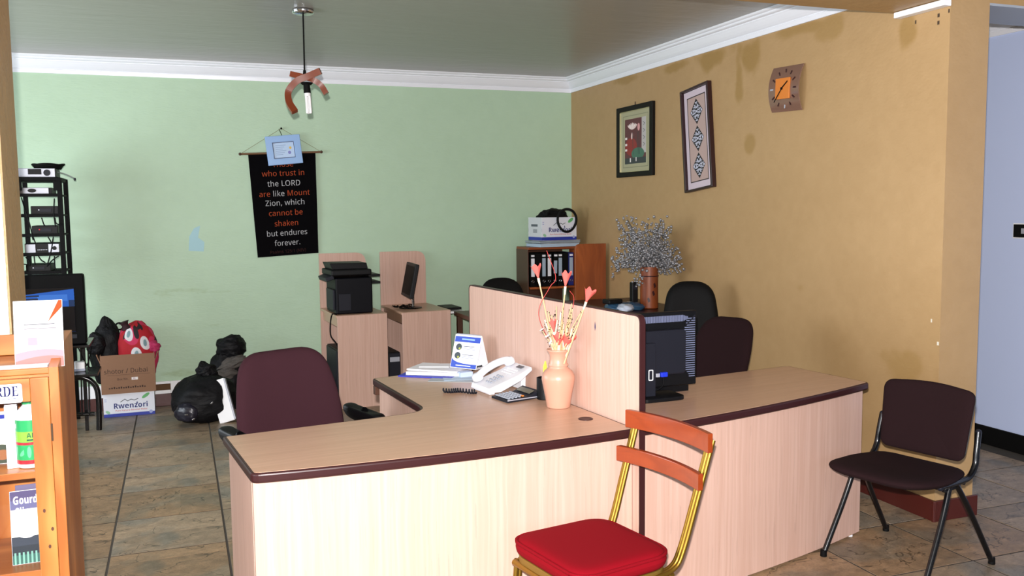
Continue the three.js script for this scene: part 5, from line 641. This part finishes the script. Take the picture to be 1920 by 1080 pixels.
// ---------------------------------------------------------------- display cabinet at the left
{
  const X1 = -0.363, zb = -3.46, zf = -3.046, W = 0.62, D0 = zf - zb, cx = X1 - W / 2, H = 1.165, t = thing('display_cabinet', 'orange-brown wooden display cabinet with glazed door and leaflets on top', 'cabinet', [cx, 0, (zf + zb) / 2], 0), hd = D0 / 2;
  for (const s of [-1, 1]) { const sh = shapeOf([[-hd, 0.002], [hd, 0.002], [hd, H + 0.012], [hd - 0.08, H + 0.03], [hd - 0.16, H + 0.065], [-hd, H + 0.075]]); const g = extr(sh, 0.024, 0.002); g.rotateY(-Math.PI / 2); g.scale(1, 1, 1); mesh(t, 'side_panel', uvm(g, 1, false, rnd(), 0), M.cabin, [s > 0 ? W / 2 : -W / 2 + 0.024, 0, 0]); }
  const IW = W - 0.048, by = 0.847;
  mesh(t, 'top_board', wb(IW, 0.022, D0 - 0.02, 0.002, true), M.cabin, [0, H - 0.011, -0.01]); mesh(t, 'rear_rail', wb(IW, 0.07, 0.02, 0.003, true), M.cabin, [0, H + 0.036, -hd + 0.012]); mesh(t, 'top_lip', wb(IW, 0.02, 0.018, 0.004, true), M.cabin, [0, H + 0.002, hd - 0.009]); mesh(t, 'rear_board', wb(IW, H - 0.02, 0.01), M.cabin, [0, H / 2, -hd + 0.006]);
  mesh(t, 'shelf', wb(IW, 0.022, D0 - 0.06, 0.002, true), M.cabin, [0, by - 0.011, -0.01]); mesh(t, 'shelf', wb(IW, 0.022, D0 - 0.06, 0.002, true), M.cabin, [0, 0.52, -0.01]); mesh(t, 'bottom_board', wb(IW, 0.022, D0 - 0.04, 0.002, true), M.cabin, [0, 0.08, 0]); mesh(t, 'plinth', wb(IW, 0.07, 0.02, 0.002, true), M.cabin, [0, 0.036, hd - 0.03]);
  const door = mesh(t, 'door', wb(0.052, H - 0.1, 0.02), M.cabin, [IW / 2 - 0.029, (H - 0.1) / 2 + 0.082, hd - 0.012]); door.userData.label = 'glazed door frame';
  mesh(door, 'stile', wb(0.052, H - 0.1, 0.02), M.cabin, [-(IW - 0.058), 0, 0]); mesh(door, 'rail', wb(IW - 0.11, 0.072, 0.02, 0.002, true), M.cabin, [-(IW / 2 - 0.029), (H - 0.1) / 2 - 0.036, 0]); mesh(door, 'rail', wb(IW - 0.11, 0.06, 0.02, 0.002, true), M.cabin, [-(IW / 2 - 0.029), -(H - 0.1) / 2 + 0.03, 0]);
  mesh(door, 'pane', box(IW - 0.11, H - 0.24, 0.004), M.glass, [-(IW / 2 - 0.029), -0.006, -0.004]); const dyc = (H - 0.1) / 2 + 0.082; for (const y of [0.975, 0.3]) mesh(door, 'hinge', rbx(0.006, 0.055, 0.006, 0.001, 1), std(0x4a3a2c, 0.4, { metalness: 0.8 }), [0.028, y - dyc, 0.0105]);
  for (const [x, y] of [[-0.006, 0.36 + 0.37], [0.014, 0.67], [0.004, 0.615]]) mesh(door, 'wood_knot', cyl(0.004, 0.004, 0.001, 10).scale(1, 1, 1.6), std(0x4a2410, 0.6), [x, y - dyc, 0.0102], [Math.PI / 2, 0, 0]);
  // sign on the door
  const sg = onZ(42, 735, zf), sn = thing('name_sign', 'white sign with dark letters RDE on the cabinet door', 'sign', [sg.x - 0.09, 1.1045, zf + 0.0005], 0), sw = 0.18, shh = 0.058;
  const st = canvasTex(512, 165, (g, w, h) => { g.fillStyle = '#f2f2f6'; g.fillRect(0, 0, w, h); g.fillStyle = '#0d1046'; g.font = 'bold 140px serif'; g.textAlign = 'right'; g.save(); g.translate(w - 14, 108); g.scale(0.64, 1); g.fillText('RDE', 0, 0); g.restore(); g.fillStyle = '#6c6f8c'; for (let i = 0; i < 9; i++) g.fillRect(w - 60 - i * 46, 128, 24, 10); });
  mesh(sn, 'plate', extr(shapeOf(rounded(sw, shh, 0.008)), 0.003, 0.001), M.paper, [0, 0, 0.001]); mesh(sn, 'lettering', new THREE.PlaneGeometry(sw - 0.01, shh - 0.008), std(0xffffff, 0.95, { map: st }), [0, 0, 0.0055]);
  // on the shelf: bottle, white carton, framed card
  const zs = -3.16, bp = onZ(56, 872, zs), bt = thing('plastic_bottle', 'green and white plastic bottle of aloe drink behind the cabinet glass', 'bottle', [bp.x + 0.006, by + 0.0005, zs], -0.35);
  mesh(bt, 'body', lathe([[0, 0.002], [0.036, 0], [0.041, 0.006], [0.041, 0.16], [0.036, 0.178], [0.02, 0.195], [0.016, 0.2], [0.016, 0.212], [0, 0.212]], 32), M.white); mesh(bt, 'cap', cyl(0.018, 0.019, 0.022, 20), std(0x1f8a4a, 0.5), [0, 0.212, 0], null, 'green screw cap');
  const bl = canvasTex(512, 256, (g, w, h) => { g.fillStyle = '#1f9a55'; g.fillRect(0, 0, w, h); g.fillStyle = '#7fc23a'; g.fillRect(0, 66, w, 60); g.fillStyle = '#c01f2c'; g.fillRect(0, 128, w, 16); g.fillRect(0, 232, w, 24); g.fillStyle = '#0f5030'; g.font = 'bold 40px sans-serif'; for (let i = 0; i < 3; i++) { g.fillText('ALOE', 20 + i * 170, 102); g.fillRect(20 + i * 170, 110, 90, 10); } g.fillStyle = '#5fbf86'; for (let i = 0; i < 9; i++) { g.beginPath(); g.ellipse(30 + i * 60, 185, 12, 34, i * 0.5, 0, 7); g.fill(); } g.fillStyle = '#c8cdd2'; for (let i = 0; i < 3; i++) g.fillRect(60 + i * 170, 22, 60, 26); });
  mesh(bt, 'label', new THREE.CylinderGeometry(0.0416, 0.0416, 0.14, 40, 1, true), std(0xffffff, 0.4, { map: bl }), [0, 0.085, 0]);
  const c1 = onZ(28, 860, zs), ct = thing('white_carton', 'plain white upright carton beside the green bottle in the cabinet', 'carton', [c1.x - 0.006, by + 0.0005, zs - 0.02], 0.12); mesh(ct, 'box', rbx(0.036, 0.2, 0.07, 0.002, 1), M.paper, [0, 0.1, 0]); mesh(ct, 'flap', rbx(0.034, 0.002, 0.06, 0.0005, 1), M.paper, [0, 0.202, 0]);
  const c2 = onZ(6, 850, zs - 0.05), cd = thing('picture_card', 'white card with blue stripe and oval photo inside the cabinet', 'card', [c2.x - 0.02, by + 0.0005, zs - 0.06], 0), cw = 0.14, chh = 0.17, cdt = canvasTex(256, 300, (g, w, h) => { g.fillStyle = '#eef0e2'; g.fillRect(0, 0, w, h); g.fillStyle = '#23308a'; g.fillRect(0, 14, w, 24); g.fillStyle = '#3c4438'; g.beginPath(); g.ellipse(150, 250, 90, 62, 0, 0, 7); g.fill(); g.fillStyle = '#8a5a3a'; g.beginPath(); g.ellipse(160, 250, 44, 30, 0, 0, 7); g.fill(); g.fillStyle = '#20242a'; g.fillRect(190, 176, 40, 12); });
  mesh(cd, 'board', rbx(cw, chh, 0.004, 0.001, 1), M.paper, [0, chh / 2, 0]); mesh(cd, 'print', new THREE.PlaneGeometry(cw - 0.004, chh - 0.004), std(0xffffff, 0.9, { map: cdt }), [0, chh / 2, 0.0026]);
  // lower compartment: leaflets
  const lt = canvasTex(256, 420, (g, w, h) => { const k = ['#4b4468', '#5a5a80', '#cfd3cc', '#eef0d8', '#d8dccb', '#2a3340', '#1c2630', '#2d5a52']; k.forEach((c, i) => { g.fillStyle = c; g.fillRect(0, h * i / 8, w, h / 8 + 1); }); g.fillStyle = '#f4f4ee'; g.beginPath(); g.ellipse(w * 0.45, h * 0.55, w * 0.32, h * 0.1, 0, 0, 7); g.fill(); g.fillStyle = '#6fa394'; for (let i = 0; i < 8; i++) g.fillRect(14 + i * 31, h * 0.84, 14, h * 0.16); g.fillStyle = '#f6f6f8'; g.font = 'bold 62px sans-serif'; g.fillText('Gourd', 20, 74); g.fillText('Slim', 34, 140); });
  const lp = onZ(48, 1070, -3.18); for (let i = 0; i < 2; i++) { const lf = thing('leaflet', i ? 'purple topped leaflet behind the gourd leaflet in the cabinet' : 'leaflet titled Gourd propped in the lower cabinet compartment', 'leaflet', [lp.x + 0.018 + i * 0.012, 0.5315, -3.17 - i * 0.035], 0.06); mesh(lf, 'booklet', rbx(0.1, 0.235, 0.006, 0.001, 1), i ? std(0x554c70, 0.5) : M.paper, [0, 0.1165 + i * 0.012 - i * 0.012, 0], [-0.1, 0, 0]); if (!i) mesh(lf, 'cover', new THREE.PlaneGeometry(0.098, 0.232), std(0xffffff, 0.8, { map: lt }), [0, 0.1168, 0.0037], [-0.1, 0, 0]); else mesh(lf, 'cover', rbx(0.1, 0.24, 0.002, 0.0005, 1), std(0x554c70, 0.5), [0, 0.124, 0.005], [-0.1, 0, 0]); }
  // leaflet on top
  const ft = canvasTex(300, 420, (g, w, h) => { g.fillStyle = '#f6f4f4'; g.fillRect(0, 0, w, h); g.fillStyle = '#b83c14'; g.beginPath(); g.moveTo(w - 22, 0); g.lineTo(w, 0); g.lineTo(w, 44); g.lineTo(w * 0.69, 138); g.fill(); g.fillStyle = '#55535a'; g.fillRect(60, 146, 190, 6); g.fillStyle = '#7c787e'; g.fillRect(60, 172, 200, 7); g.fillStyle = '#a884a0'; g.fillRect(80, 232, 60, 48); g.fillStyle = '#b07f88'; g.beginPath(); g.moveTo(0, 330); g.quadraticCurveTo(160, 290, w, 320); g.lineTo(w, h); g.lineTo(0, h); g.fill(); g.fillStyle = '#a06c68'; g.beginPath(); g.moveTo(0, 380); g.quadraticCurveTo(180, 330, w, 360); g.lineTo(w, h); g.lineTo(0, h); g.fill(); });
  const l0 = onZ(22, 690, zf - 0.03), l1 = onZ(115, 560, zf - 0.06), fw = 0.138, fh = 0.21, lf = thing('flyer', 'white flyer with orange corner wedge propped on the cabinet top', 'flyer', [(l0.x + l1.x) / 2 + 0.0, H + 0.001, zf - 0.075], 0.0); mesh(lf, 'sheet', rbx(fw, fh, 0.004, 0.001, 1), M.paper, [0, fh / 2, -0.012], [-0.12, 0, 0]); mesh(lf, 'print', new THREE.PlaneGeometry(fw - 0.002, fh - 0.002), std(0xffffff, 0.95, { map: ft }), [0, fh / 2 + 0.0003, -0.0096], [-0.12, 0, 0]); mesh(lf, 'easel', rbx(0.05, 0.15, 0.003, 0.001, 1), M.paper, [0, 0.074, -0.055], [0.3, 0, 0]);
  const pf = thing('white_leaflet_pile', 'thin pile of white leaflets lying along the cabinet front edge', 'leaflets', [X1 - 0.13, H + 0.0005, zf - 0.042], 0); mesh(pf, 'sheets', rbx(0.2, 0.016, 0.045, 0.001, 1), M.paper, [0, 0.008, 0]);
}
renderer.render(scene, camera);
